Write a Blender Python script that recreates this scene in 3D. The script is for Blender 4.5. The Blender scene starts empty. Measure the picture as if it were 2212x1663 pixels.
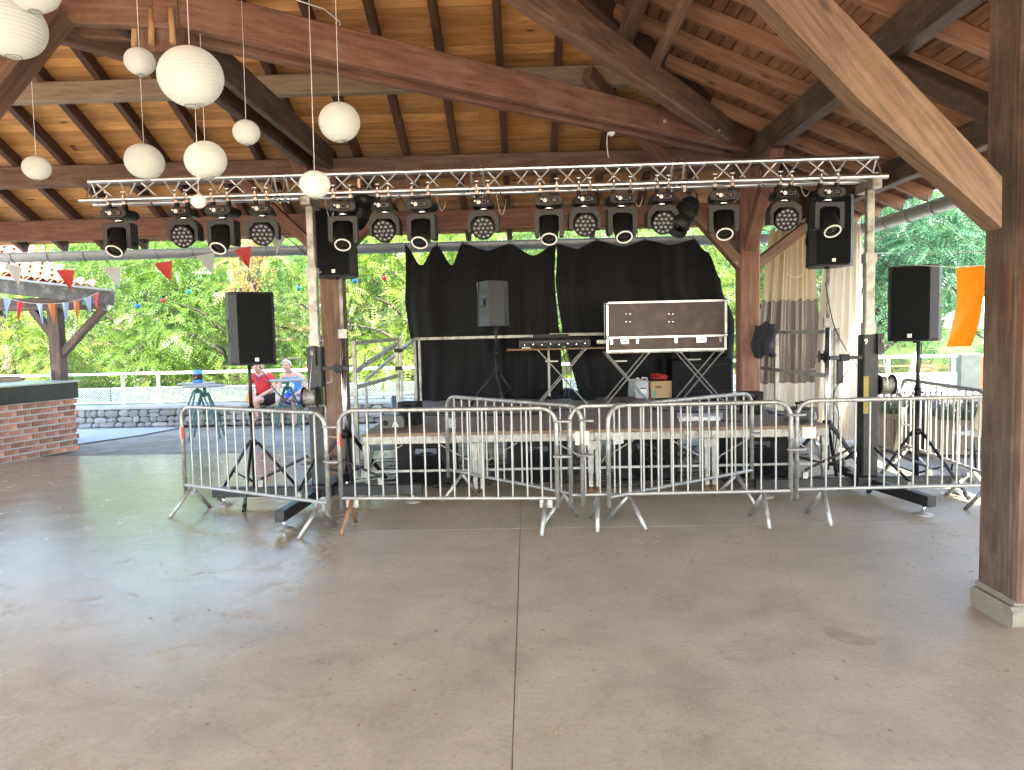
import bpy, math, random
import numpy as np
from mathutils import Vector, Matrix, noise as mnoise
R=math.radians
random.seed(7); RNG=np.random.default_rng(7)
sc=bpy.context.scene
col=sc.collection
# ---------------------------------------------------------------- camera, sky, sun, exposure
CAM_H,PITCH,ROLL,YAW,FD=1.7,R(3.9),R(1.29),R(1.25),1600.0      # FD: focal length for a 2211 px wide picture
_f=Vector((-math.sin(YAW)*math.cos(PITCH),math.cos(YAW)*math.cos(PITCH),-math.sin(PITCH)))
_r=Vector((math.cos(YAW),math.sin(YAW),0)); _u=_r.cross(_f)
_cr=_r*math.cos(ROLL)-_u*math.sin(ROLL); _cu=_u*math.cos(ROLL)+_r*math.sin(ROLL)
cd=bpy.data.cameras.new('camera'); cam=bpy.data.objects.new('camera',cd); col.objects.link(cam)
cd.sensor_width=36; cd.lens=36*FD/2211; cd.clip_start=.05; cd.clip_end=900
cam.matrix_world=Matrix(((_cr.x,_cu.x,-_f.x,0),(_cr.y,_cu.y,-_f.y,0),(_cr.z,_cu.z,-_f.z,CAM_H),(0,0,0,1)))
sc.camera=cam
SUN_EL,SUN_AZ=R(38.5),R(168)          # azimuth clockwise from +Y to where the sun stands
w=bpy.data.worlds.new('World'); sc.world=w; w.use_nodes=True
nt=w.node_tree; bg=nt.nodes['Background']; sky=nt.nodes.new('ShaderNodeTexSky')
sky.sky_type='NISHITA'; sky.sun_disc=False; sky.sun_elevation=SUN_EL; sky.sun_rotation=SUN_AZ; sky.air_density=1.0; sky.dust_density=.6
nt.links.new(sky.outputs[0],bg.inputs[0]); bg.inputs[1].default_value=.15
sl=bpy.data.lights.new('sun','SUN'); so=bpy.data.objects.new('sun',sl); col.objects.link(so)
sl.energy=4.7; sl.angle=R(.55); sl.color=(1,.95,.86)
sd=Vector((math.sin(SUN_AZ)*math.cos(SUN_EL),math.cos(SUN_AZ)*math.cos(SUN_EL),math.sin(SUN_EL)))
so.rotation_euler=sd.to_track_quat('Z','Y').to_euler(); so.location=sd*30
vs=sc.view_settings; vs.view_transform='Standard'; vs.look='None'; vs.exposure=3.7; vs.gamma=1; vs.use_curve_mapping=False
sc.render.engine='CYCLES'
cy=sc.cycles; cy.max_bounces=8; cy.diffuse_bounces=5; cy.glossy_bounces=3; cy.transmission_bounces=6; cy.transparent_max_bounces=12
cy.use_denoising=True; cy.caustics_reflective=False; cy.caustics_refractive=False; cy.sample_clamp_indirect=6
# ---------------------------------------------------------------- helpers
def _ray(x,y): return _f+_cr*((x-1105.5)/FD)-_cu*((y-831.4)/FD)
_C=Vector((0,0,CAM_H))
def G(x,y,z=0):                       # point at height z seen at x,y of a 2211 px wide picture
    d=_ray(x,y); return _C+d*((z-CAM_H)/d.z)
def A(x,y,Y):                         # point at depth Y
    d=_ray(x,y); return _C+d*(Y/d.y)
V=Vector
ROOT={}
def tag(o,label=None,cat=None,group=None,kind=None):
    if label: o['label']=label
    if cat: o['category']=cat
    if group: o['group']=group
    if kind: o['kind']=kind
    return o
def E(name,loc,label,cat,group=None,rz=0,kind=None):
    o=bpy.data.objects.new(name,None); col.objects.link(o); o.location=loc; o.rotation_euler=(0,0,rz)
    o.empty_display_size=.1
    ROOT[o.name]=Matrix.Translation(V(loc))@Matrix.Rotation(rz,4,'Z')
    return tag(o,label,cat,group,kind)
def copy_tree(o,parent=None):
    c=o.copy(); col.objects.link(c)
    if parent is not None: c.parent=parent
    for ch in list(o.children): copy_tree(ch,c)
    return c
def put(o,loc,rz=0,label=None,group=None):
    o.location=loc; o.rotation_euler=(0,0,rz)
    if label: o['label']=label
    if group: o['group']=group
    return o
def basis(d,up=V((0,0,1))):
    d=d.normalized(); s=d.cross(up)
    if s.length<1e-4: s=d.cross(V((0,1,0)))
    s.normalize(); return d,s,s.cross(d)
class MB:
    def __init__(s): s.v=[];s.f=[];s.uv=[];s.sm=[]
    def add(s,vs,fs,uvs=None,smooth=False):
        n=len(s.v); s.v+=[V(v) for v in vs]
        for i,f in enumerate(fs):
            s.f.append([n+k for k in f]); s.uv.append(uvs[i] if uvs else None); s.sm.append(smooth)
        return s
    def box(s,c,sz,Rm=None,ch=0):
        if ch: 
            c=V(c); a=V((sz[0]/2,0,0))
            M=Rm or Matrix.Identity(3)
            return s.beam(c-M@a,c+M@a,sz[1],sz[2],M@V((0,0,1)),ch)
        c=V(c); x,y,z=(k/2 for k in sz)
        p=[V((i*x,j*y,k*z)) for i in(-1,1) for j in(-1,1) for k in(-1,1)]
        if Rm: p=[Rm@q for q in p]
        return s.add([c+q for q in p],[(0,1,3,2),(4,6,7,5),(0,4,5,1),(2,3,7,6),(0,2,6,4),(1,5,7,3)])
    def beam(s,p,q,w,h,up=V((0,0,1)),ch=.01,uo=None):
        p,q=V(p),V(q); d,sd_,u=basis(q-p,V(up)); L=(q-p).length
        w/=2;h/=2;c=min(ch,w*.4,h*.4)
        pr=[(-w+c,-h),(w-c,-h),(w,-h+c),(w,h-c),(w-c,h),(-w+c,h),(-w,h-c),(-w,-h+c)] if c>0 else [(-w,-h),(w,-h),(w,h),(-w,h)]
        n=len(pr); vs=[e+sd_*a+u*b for e in(p,q) for a,b in pr]
        uo=random.uniform(0,40) if uo is None else uo
        per=[0]
        for i in range(n): a,b=pr[i],pr[(i+1)%n]; per.append(per[-1]+math.hypot(a[0]-b[0],a[1]-b[1]))
        fs=[];us=[]
        for i in range(n):
            j=(i+1)%n; fs.append((i,j,n+j,n+i)); us.append([(uo,per[i]+uo),(uo,per[i+1]+uo),(uo+L,per[i+1]+uo),(uo+L,per[i]+uo)])
        fs.append(tuple(range(n))[::-1]); us.append([(uo+pr[i][0],uo+pr[i][1]) for i in range(n)][::-1])
        fs.append(tuple(range(n,2*n))); us.append([(uo+pr[i][0],uo+pr[i][1]) for i in range(n)])
        return s.add(vs,fs,us)
    def tube(s,pts,r,n=8,closed=False,smooth=True,cap=True):
        pts=[V(p) for p in pts]; m=len(pts); rr=r if isinstance(r,(list,tuple)) else [r]*m
        vs=[];pu=None
        for i,p in enumerate(pts):
            a=pts[(i-1)%m] if (i or closed) else p; b=pts[(i+1)%m] if (i<m-1 or closed) else p
            d=(b-a)
            if d.length<1e-9: d=V((0,0,1))
            d.normalize()
            if pu is None:
                t=V((0,0,1)) if abs(d.z)<.9 else V((0,1,0)); pu=(t-d*t.dot(d)).normalized()
            else:
                pu=pu-d*pu.dot(d)
                pu=pu.normalized() if pu.length>1e-6 else basis(d)[1]
            e=d.cross(pu)
            vs+=[p+(pu*math.cos(2*math.pi*k/n)+e*math.sin(2*math.pi*k/n))*rr[i] for k in range(n)]
        fs=[]
        for i in range(m if closed else m-1):
            for k in range(n):
                a=i*n+k;b=i*n+(k+1)%n;c=((i+1)%m)*n
                fs.append((a,b,c+(k+1)%n,c+k))
        s.add(vs,fs,None,smooth)
        if cap and not closed:
            k0=len(s.v)-len(vs); s.f.append([k0+k for k in range(n)][::-1]); s.f.append([k0+(m-1)*n+k for k in range(n)]); s.uv+=[None,None]; s.sm+=[False,False]
        return s
    def lathe(s,prof,n=16,o=(0,0,0),ax=(0,0,1),smooth=True,cap=True):
        o=V(o); d,a,b=basis(V(ax),V((0,1,0)) if abs(V(ax).normalized().y)<.9 else V((0,0,1)))
        vs=[o+d*z+(a*math.cos(2*math.pi*k/n)+b*math.sin(2*math.pi*k/n))*r for r,z in prof for k in range(n)]
        fs=[(i*n+k,i*n+(k+1)%n,(i+1)*n+(k+1)%n,(i+1)*n+k) for i in range(len(prof)-1) for k in range(n)]
        s.add(vs,fs,None,smooth)
        if cap:
            k0=len(s.v)-len(vs); m=len(prof)
            if prof[0][0]>1e-5: s.f.append([k0+k for k in range(n)][::-1]); s.uv.append(None); s.sm.append(False)
            if prof[-1][0]>1e-5: s.f.append([k0+(m-1)*n+k for k in range(n)]); s.uv.append(None); s.sm.append(False)
        return s
    def prism(s,poly,a,b,T=None):     # 2-D polygon in local x,z pushed along y from a to b
        n=len(poly); vs=[V((x,a,z)) for x,z in poly]+[V((x,b,z)) for x,z in poly]
        if T: vs=[T@v for v in vs]
        fs=[tuple(range(n)),tuple(range(n,2*n))[::-1]]+[(i,i+n,(i+1)%n+n,(i+1)%n) for i in range(n)]
        return s.add(vs,fs)
    def ball(s,c,r,n=12,m=7,sq=(1,1,1)):
        c=V(c); vs=[];fs=[]
        for i in range(m+1):
            t=math.pi*i/m
            for k in range(n):
                p=2*math.pi*k/n; vs.append(c+V((r*sq[0]*math.sin(t)*math.cos(p),r*sq[1]*math.sin(t)*math.sin(p),r*sq[2]*math.cos(t))))
        for i in range(m):
            for k in range(n): fs.append((i*n+k,(i+1)*n+k,(i+1)*n+(k+1)%n,i*n+(k+1)%n))
        return s.add(vs,fs,None,True)
    def grid(s,fn,nu,nv,smooth=True):
        vs=[fn(i/nu,j/nv) for i in range(nu+1) for j in range(nv+1)]
        fs=[(i*(nv+1)+j,(i+1)*(nv+1)+j,(i+1)*(nv+1)+j+1,i*(nv+1)+j+1) for i in range(nu) for j in range(nv)]
        us=[[(i/nu,j/nv),((i+1)/nu,j/nv),((i+1)/nu,(j+1)/nv),(i/nu,(j+1)/nv)] for i in range(nu) for j in range(nv)]
        return s.add(vs,fs,us,smooth)
    def mesh(s,name,mat,inv=None):
        me=bpy.data.meshes.new(name)
        vs=[tuple(inv@v) for v in s.v] if inv else [tuple(v) for v in s.v]
        me.from_pydata(vs,[],s.f); me.update()
        if any(u for u in s.uv):
            l=me.uv_layers.new(name='UVMap'); fl=[]
            for u,f in zip(s.uv,s.f): fl+=[c for t in (u or [(0,0)]*len(f)) for c in t]
            l.data.foreach_set('uv',fl)
        if any(s.sm): me.polygons.foreach_set('use_smooth',s.sm)
        if mat: me.materials.append(mat)
        return me
    def build(s,name,mat,parent=None,local=False,base=None):
        if parent is not None:
            M=ROOT.get(parent.name,Matrix.Identity(4)); me=s.mesh(name,mat,None if local else M.inverted())
            o=bpy.data.objects.new(name,me); col.objects.link(o); o.parent=parent; ROOT[o.name]=M
        else:
            T=Matrix.Translation(V(base)) if base is not None else Matrix.Identity(4)
            me=s.mesh(name,mat,T.inverted()); o=bpy.data.objects.new(name,me); col.objects.link(o); o.location=base or (0,0,0); ROOT[o.name]=T
        return o
def inst(name,me,parent,M):           # shared-mesh piece placed by a matrix in the parent's local space
    o=bpy.data.objects.new(name,me); col.objects.link(o)
    if parent is not None: o.parent=parent
    o.matrix_local=M; return o
_ROD={}
def rod(name,parent,p,q,r,mat,n=10,local=True):
    k=(mat.name,n)
    if k not in _ROD: _ROD[k]=MB().lathe([(1,0),(1,1)],n).mesh('rod_'+mat.name,mat)
    p,q=V(p),V(q)
    if not local:
        inv=ROOT[parent.name].inverted(); p,q=inv@p,inv@q
    d,a,b=basis(q-p); L=(q-p).length
    M=Matrix(((a.x*r,b.x*r,d.x*L,p.x),(a.y*r,b.y*r,d.y*L,p.y),(a.z*r,b.z*r,d.z*L,p.z),(0,0,0,1)))
    return inst(name,_ROD[k],parent,M)
def arc(c,r,a0,a1,n,ax=0):            # points of an arc in the xz plane
    return [V((c[0]+r*math.cos(R(a0+(a1-a0)*i/n)),c[1],c[2]+r*math.sin(R(a0+(a1-a0)*i/n)))) for i in range(n+1)]
def sag(p,q,d,n=10,jit=0):
    p,q=V(p),V(q); return [p.lerp(q,i/n)+V((random.uniform(-jit,jit),random.uniform(-jit,jit),-d*4*(i/n)*(1-i/n))) for i in range(n+1)]
def spline(pts,n=6):                  # Catmull-Rom through points
    pts=[V(p) for p in pts]; out=[]
    for i in range(len(pts)-1):
        p0=pts[max(i-1,0)];p1=pts[i];p2=pts[i+1];p3=pts[min(i+2,len(pts)-1)]
        for k in range(n):
            t=k/n; out.append(.5*((2*p1)+(p2-p0)*t+(2*p0-5*p1+4*p2-p3)*t*t+(3*p1-p0-3*p2+p3)*t**3))
    return out+[pts[-1]]
def text(name,body,size,mat,parent,M,align='CENTER',ext=.0006):
    cu=bpy.data.curves.new(name,'FONT'); cu.body=body; cu.size=size; cu.align_x=align; cu.align_y='CENTER'; cu.extrude=ext; cu.resolution_u=2
    t=bpy.data.objects.new(name+'_curve',cu); col.objects.link(t); dg=bpy.context.evaluated_depsgraph_get(); dg.update()
    me=bpy.data.meshes.new_from_object(t.evaluated_get(dg)); bpy.data.objects.remove(t); me.materials.clear(); me.materials.append(mat)
    o=bpy.data.objects.new(name,me); col.objects.link(o); o.parent=parent; o.matrix_local=M; return o
FRONT=Matrix.Rotation(R(90),4,'X')    # text standing up, read from -Y
# ---------------------------------------------------------------- materials
MATS={}
def _nodes(name):
    m=bpy.data.materials.new(name); m.use_nodes=True; t=m.node_tree; b=t.nodes['Principled BSDF']; MATS[name]=m; return m,t,b
def _n(t,ty,**k):
    n=t.nodes.new(ty)
    for a,v in k.items():
        if a.startswith('i_'): n.inputs[a[2:]].default_value=v
        else: setattr(n,a,v)
    return n
def _ramp(t,fac,stops):
    r=t.nodes.new('ShaderNodeValToRGB'); e=r.color_ramp.elements
    while len(e)<len(stops): e.new(.5)
    for k,(p,c) in zip(e,stops): k.position=p; k.color=(*c,1) if len(c)==3 else c
    t.links.new(fac,r.inputs[0]); return r
def _objvar(t,colsock,amt):
    oi=t.nodes.new('ShaderNodeObjectInfo'); mp=_n(t,'ShaderNodeMapRange'); mp.inputs['To Min'].default_value=1-amt; mp.inputs['To Max'].default_value=1+amt
    t.links.new(oi.outputs['Random'],mp.inputs[0]); h=t.nodes.new('ShaderNodeHueSaturation'); t.links.new(mp.outputs[0],h.inputs['Value']); t.links.new(colsock,h.inputs['Color']); return h.outputs[0]
def M_(name,c,rough=.6,metal=0,var=.18,scale=7,bump=.08,spec=.5,dirt=None,dscale=3,ov=0,rv=.1,coat=0):
    m,t,b=_nodes(name); L=t.links
    g=_n(t,'ShaderNodeTexCoord'); n1=_n(t,'ShaderNodeTexNoise',i_Scale=scale,i_Detail=5,i_Roughness=.6); L.new(g.outputs['Object'],n1.inputs['Vector'])
    lo=tuple(k*(1-var) for k in c); hi=tuple(min(1,k*(1+var)) for k in c)
    r=_ramp(t,n1.outputs[0],[(.3,lo),(.7,hi)]); cs=r.outputs[0]
    if dirt:
        n2=_n(t,'ShaderNodeTexNoise',i_Scale=dscale,i_Detail=8,i_Roughness=.7); L.new(g.outputs['Object'],n2.inputs['Vector'])
        rr=_ramp(t,n2.outputs[0],[(.5,(0,0,0)),(.68,(1,1,1))]); mx=_n(t,'ShaderNodeMix',data_type='RGBA'); mx.inputs[7].default_value=(*dirt,1)
        L.new(rr.outputs[0],mx.inputs[0]); L.new(cs,mx.inputs[6]); cs=mx.outputs[2]
    if ov: cs=_objvar(t,cs,ov)
    L.new(cs,b.inputs['Base Color']); b.inputs['Metallic'].default_value=metal; b.inputs['Specular IOR Level'].default_value=spec; b.inputs['Coat Weight'].default_value=coat
    mr=_n(t,'ShaderNodeMapRange'); mr.inputs['To Min'].default_value=max(.03,rough-rv); mr.inputs['To Max'].default_value=min(1,rough+rv); L.new(n1.outputs[0],mr.inputs[0]); L.new(mr.outputs[0],b.inputs['Roughness'])
    if bump:
        n3=_n(t,'ShaderNodeTexNoise',i_Scale=scale*6,i_Detail=4); L.new(g.outputs['Object'],n3.inputs['Vector'])
        bp=_n(t,'ShaderNodeBump',i_Strength=bump,i_Distance=.02); L.new(n3.outputs[0],bp.inputs['Height']); L.new(bp.outputs[0],b.inputs['Normal'])
    return m
def wood(name,dark,mid,light,ov=.18,rough=.65,knots=.6,grain=9,stain=None):
    m,t,b=_nodes(name); L=t.links
    uv=_n(t,'ShaderNodeUVMap'); mp=_n(t,'ShaderNodeMapping'); mp.inputs['Scale'].default_value=(.9,grain,1); L.new(uv.outputs[0],mp.inputs[0])
    oi=_n(t,'ShaderNodeObjectInfo'); cb=_n(t,'ShaderNodeCombineXYZ'); ml=_n(t,'ShaderNodeMath',operation='MULTIPLY',i_Value_001=0) if 0 else _n(t,'ShaderNodeMath',operation='MULTIPLY'); ml.inputs[1].default_value=37
    L.new(oi.outputs['Random'],ml.inputs[0]); L.new(ml.outputs[0],cb.inputs[0]); L.new(ml.outputs[0],cb.inputs[1]); L.new(cb.outputs[0],mp.inputs['Location'])
    n1=_n(t,'ShaderNodeTexNoise',i_Scale=2.2,i_Detail=7,i_Roughness=.62,i_Distortion=.6); L.new(mp.outputs[0],n1.inputs['Vector'])
    r=_ramp(t,n1.outputs[0],[(.28,dark),(.5,mid),(.75,light)]); cs=r.outputs[0]
    if knots:
        mk=_n(t,'ShaderNodeMapping'); mk.inputs['Scale'].default_value=(2.0,5.5,1); L.new(uv.outputs[0],mk.inputs[0]); L.new(cb.outputs[0],mk.inputs['Location'])
        vo=_n(t,'ShaderNodeTexVoronoi',i_Scale=1.0); L.new(mk.outputs[0],vo.inputs['Vector'])
        kr=_ramp(t,vo.outputs['Distance'],[(.06,(1,1,1)),(.15,(0,0,0))])
        km=_n(t,'ShaderNodeMath',operation='MULTIPLY'); km.inputs[1].default_value=knots; L.new(kr.outputs[0],km.inputs[0])
        mx=_n(t,'ShaderNodeMix',data_type='RGBA'); mx.inputs[7].default_value=(*[k*.45 for k in dark],1); L.new(km.outputs[0],mx.inputs[0]); L.new(cs,mx.inputs[6]); cs=mx.outputs[2]
    if stain:
        g=_n(t,'ShaderNodeNewGeometry'); n2=_n(t,'ShaderNodeTexNoise',i_Scale=1.7,i_Detail=9,i_Roughness=.72); L.new(g.outputs['Position'],n2.inputs['Vector'])
        rr=_ramp(t,n2.outputs[0],[(.5,(0,0,0)),(.72,(.75,.75,.75))]); mx=_n(t,'ShaderNodeMix',data_type='RGBA'); mx.inputs[7].default_value=(*stain,1); L.new(rr.outputs[0],mx.inputs[0]); L.new(cs,mx.inputs[6]); cs=mx.outputs[2]
    L.new(_objvar(t,cs,ov),b.inputs['Base Color']); b.inputs['Roughness'].default_value=rough; b.inputs['Specular IOR Level'].default_value=.35
    bp=_n(t,'ShaderNodeBump',i_Strength=.35,i_Distance=.004); L.new(n1.outputs[0],bp.inputs['Height']); L.new(bp.outputs[0],b.inputs['Normal'])
    return m
def leafmat(name,a,b_,c,trans=.4):
    m,t,b=_nodes(name); L=t.links; b.inputs['Roughness'].default_value=.38; b.inputs['Specular IOR Level'].default_value=.5
    g=_n(t,'ShaderNodeNewGeometry'); n1=_n(t,'ShaderNodeTexNoise',i_Scale=1.6,i_Detail=9,i_Roughness=.92); L.new(g.outputs['Position'],n1.inputs['Vector'])
    r=_ramp(t,n1.outputs[0],[(.3,a),(.5,b_),(.7,c)]); L.new(r.outputs[0],b.inputs['Base Color'])
    tr=_n(t,'ShaderNodeBsdfTranslucent'); h=_n(t,'ShaderNodeHueSaturation',i_Value=1.5,i_Saturation=1.1); L.new(r.outputs[0],h.inputs['Color']); L.new(h.outputs[0],tr.inputs[0])
    ms=_n(t,'ShaderNodeMixShader'); ms.inputs[0].default_value=trans; L.new(b.outputs[0],ms.inputs[1]); L.new(tr.outputs[0],ms.inputs[2]); L.new(ms.outputs[0],t.nodes['Material Output'].inputs[0]); return m
def thin(name,c,trans=.5,rough=.6):
    m=M_(name,c,rough,var=.05,bump=.03); t=m.node_tree; b=t.nodes['Principled BSDF']
    tr=_n(t,'ShaderNodeBsdfTranslucent'); tr.inputs[0].default_value=(*c,1); ms=_n(t,'ShaderNodeMixShader'); ms.inputs[0].default_value=trans
    t.links.new(b.outputs[0],ms.inputs[1]); t.links.new(tr.outputs[0],ms.inputs[2]); t.links.new(ms.outputs[0],t.nodes['Material Output'].inputs[0]); return m
W_BEAM=wood('beam_wood',(.07,.038,.026),(.145,.08,.053),(.25,.148,.1),.18,.65,.4,9,(.24,.16,.11))
W_DARK=wood('dark_beam_wood',(.036,.022,.016),(.07,.044,.032),(.14,.092,.066),.12,.65,.35,10,(.18,.125,.09))
W_RED=wood('red_beam_wood',(.095,.042,.028),(.175,.082,.054),(.27,.14,.095),.1,.62,.4,9,(.24,.155,.11))
W_GREY=wood('weathered_beam_wood',(.2,.15,.105),(.3,.23,.165),(.4,.31,.23),.1,.7,.3,9)
W_BRACE=wood('fresh_brace_wood',(.07,.045,.029),(.135,.084,.054),(.2,.13,.084),.08,.66,.8,14,(.2,.14,.095))
W_RAFT=wood('rafter_wood',(.05,.025,.018),(.085,.042,.028),(.13,.066,.044),.15,.6,.3,9)
W_RAFT2=wood('red_rafter_wood',(.16,.08,.048),(.27,.14,.083),(.38,.21,.13),.2,.6,.8,8)
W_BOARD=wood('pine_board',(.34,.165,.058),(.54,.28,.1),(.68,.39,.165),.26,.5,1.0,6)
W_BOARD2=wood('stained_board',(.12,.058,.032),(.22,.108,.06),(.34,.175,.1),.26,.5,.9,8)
W_POST=W_BEAM
W_PLY=wood('plywood_edge',(.15,.088,.045),(.21,.125,.065),(.27,.165,.09),.05,.6,0,4)
ALU=M_('truss_aluminium',(.66,.66,.64),.36,1,.1,9,.05)
GALV=M_('galvanised_steel',(.36,.35,.33),.5,.7,.3,22,.15,dirt=(.17,.145,.12),dscale=9)
STEEL=M_('worn_silver_steel',(.33,.32,.29),.5,.45,.3,14,.12,dirt=(.13,.105,.085),dscale=6)
CHROME=M_('bright_metal',(.75,.75,.74),.2,1,.08,8,.02)
RUST=M_('rusty_steel',(.22,.12,.06),.8,.1,.4,16,.25)
BLK=M_('black_plastic',(.005,.005,.0055),.5,0,.2,30,.1,spec=.25)
BLKM=M_('black_painted_steel',(.008,.0085,.01),.45,0,.3,12,.08,spec=.35,dirt=(.03,.028,.026),dscale=9)
GRILL=M_('black_grille',(.0055,.006,.007),.7,0,.4,160,.5,spec=.15)
DGREY=M_('dark_grey_plastic',(.026,.026,.029),.5,0,.15,20,.08,spec=.35)
MGREY=M_('mid_grey_plastic',(.2,.2,.21),.5,0,.12,16,.06)
WHITE=M_('white_plastic',(.78,.78,.77),.5,0,.05,8,.02)
GLASS=M_('dark_lens_glass',(.01,.01,.012),.06,0,.1,5,0,spec=.8)
LENS=M_('moulded_lens',(.15,.15,.165),.12,.2,.3,9,0,spec=.9)
CLOTH=M_('black_molton_cloth',(.011,.011,.0125),.85,0,.25,5,.1,spec=.22)
RUBB=M_('black_cable_rubber',(.014,.014,.015),.55,0,.2,10,0)
# ---------------------------------------------------------------- ground
def concrete():
    m,t,b=_nodes('polished_concrete'); L=t.links; g=_n(t,'ShaderNodeNewGeometry'); P=g.outputs['Position']
    def nz(s,d=7,r=.65,dist=0):
        n=_n(t,'ShaderNodeTexNoise',i_Scale=s,i_Detail=d,i_Roughness=r,i_Distortion=dist); L.new(P,n.inputs['Vector']); return n.outputs[0]
    big=nz(.55,4); mid=nz(2.2,8,.7,.4); fine=nz(38,6,.8)
    r1=_ramp(t,mid,[(.25,(.29,.24,.16)),(.5,(.415,.352,.24)),(.75,(.52,.45,.315))])
    st=_ramp(t,big,[(.55,(0,0,0)),(.72,(.55,.55,.55))]); mx=_n(t,'ShaderNodeMix',data_type='RGBA'); mx.inputs[7].default_value=(.235,.185,.135,1)
    L.new(st.outputs[0],mx.inputs[0]); L.new(r1.outputs[0],mx.inputs[6])
    sp=_ramp(t,fine,[(.3,(.5,.48,.45)),(.46,(.93,.93,.93)),(.6,(1,1,1)),(.75,(1.15,1.14,1.1))]); m2=_n(t,'ShaderNodeMix',data_type='RGBA',blend_type='MULTIPLY'); m2.inputs[0].default_value=.8
    L.new(mx.outputs[2],m2.inputs[6]); L.new(sp.outputs[0],m2.inputs[7]); mpg=_n(t,'ShaderNodeMapping'); mpg.inputs['Scale'].default_value=(9,2.2,1); mpg.inputs['Rotation'].default_value=(0,0,.9); L.new(P,mpg.inputs[0]); ns=_n(t,'ShaderNodeTexNoise',i_Scale=1.6,i_Detail=10,i_Roughness=.85,i_Distortion=.8); L.new(mpg.outputs[0],ns.inputs['Vector'])
    rs=_ramp(t,ns.outputs[0],[(.3,(.62,.6,.57)),(.42,(1,1,1)),(.66,(1,1,1)),(.78,(1.22,1.2,1.16))]); m3=_n(t,'ShaderNodeMix',data_type='RGBA',blend_type='MULTIPLY'); m3.inputs[0].default_value=.75; L.new(m2.outputs[2],m3.inputs[6]); L.new(rs.outputs[0],m3.inputs[7])
    vc=_n(t,'ShaderNodeTexVoronoi',i_Scale=9.0); L.new(P,vc.inputs['Vector']); vr=_ramp(t,vc.outputs['Distance'],[(.02,(.55,.52,.48)),(.055,(1,1,1))]); m4=_n(t,'ShaderNodeMix',data_type='RGBA',blend_type='MULTIPLY'); m4.inputs[0].default_value=.5; L.new(m3.outputs[2],m4.inputs[6]); L.new(vr.outputs[0],m4.inputs[7])
    wv=_n(t,'ShaderNodeTexNoise',i_Scale=1.3,i_Detail=4); L.new(P,wv.inputs['Vector']); vm=_n(t,'ShaderNodeVectorMath',operation='MULTIPLY_ADD'); vm.inputs[1].default_value=(.55,.55,0); L.new(wv.outputs['Color'],vm.inputs[0]); L.new(P,vm.inputs[2])
    ve=_n(t,'ShaderNodeTexVoronoi',feature='DISTANCE_TO_EDGE',i_Scale=.42); L.new(vm.outputs[0],ve.inputs['Vector']); vk=_ramp(t,ve.outputs['Distance'],[(.0015,(.5,.47,.43)),(.004,(1,1,1))]); m5=_n(t,'ShaderNodeMix',data_type='RGBA',blend_type='MULTIPLY'); m5.inputs[0].default_value=.2; L.new(m4.outputs[2],m5.inputs[6]); L.new(vk.outputs[0],m5.inputs[7])
    st2=nz(6.5,9,.82,.3); r6=_ramp(t,st2,[(.33,(.7,.67,.62)),(.43,(1,1,1)),(.62,(1,1,1)),(.72,(1.14,1.13,1.1))]); m6=_n(t,'ShaderNodeMix',data_type='RGBA',blend_type='MULTIPLY'); m6.inputs[0].default_value=.8; L.new(m5.outputs[2],m6.inputs[6]); L.new(r6.outputs[0],m6.inputs[7])
    L.new(m6.outputs[2],b.inputs['Base Color'])
    # the sealer is worn off in patches, most of it still there on the left of the hall
    sx=_n(t,'ShaderNodeSeparateXYZ'); L.new(P,sx.inputs[0]); mr=_n(t,'ShaderNodeMapRange'); mr.inputs['From Min'].default_value=-.9; mr.inputs['From Max'].default_value=-2.2
    mr.inputs['To Min'].default_value=.0; mr.inputs['To Max'].default_value=.48; L.new(sx.outputs[0],mr.inputs[0])
    wear=nz(3.4,10,.78,1.2); wr=_ramp(t,wear,[(.36,(.45,.45,.45)),(.52,(1,1,1))])
    sl_=_n(t,'ShaderNodeMath',operation='MULTIPLY'); L.new(mr.outputs[0],sl_.inputs[0]); L.new(wr.outputs[0],sl_.inputs[1])
    r2=_ramp(t,mid,[(.3,(.44,.44,.44)),(.7,(.62,.62,.62))]); sb=_n(t,'ShaderNodeMath',operation='SUBTRACT'); L.new(r2.outputs[0],sb.inputs[0]); L.new(sl_.outputs[0],sb.inputs[1]); L.new(sb.outputs[0],b.inputs['Roughness'])
    b.inputs['Specular IOR Level'].default_value=.85
    bh=_n(t,'ShaderNodeBump',i_Strength=.25,i_Distance=.01); L.new(mid,bh.inputs['Height']); b2=_n(t,'ShaderNodeBump',i_Strength=.3,i_Distance=.005); L.new(fine,b2.inputs['Height']); L.new(bh.outputs[0],b2.inputs['Normal']); L.new(b2.outputs[0],b.inputs['Normal'])
    return m
CONC=concrete()
SAND=M_('sandy_ground',(.33,.285,.225),.9,0,.22,3,.5,dirt=(.22,.19,.15),dscale=1.3,spec=.2)
PALE=M_('pale_concrete',(.42,.41,.38),.8,0,.1,4,.15)
o=MB().grid(lambda u,v:V((-150+300*u,-100+260*v,-.025)),30,26,False).build('ground',SAND); tag(o,kind='structure')
fl=E('floor',(0,0,0),None,None,kind='structure')
JX=-.095; JY=6.4
for x0,x1 in((-9.6,JX-.003),(JX+.003,4.75)):
    for y0,y1 in((-2.6,JY-.003),(JY+.003,11.05 if x0<-1 else 9.9)):
        MB().box(((x0+x1)/2,(y0+y1)/2,-.06),(x1-x0,y1-y0,.12)).build('floor_slab',CONC,fl)
MB().box((-2.4,4.2,-.05),(14.2,13.4,.09)).build('floor_base',M_('joint_filler',(.3,.26,.21),.9),fl)
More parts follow.
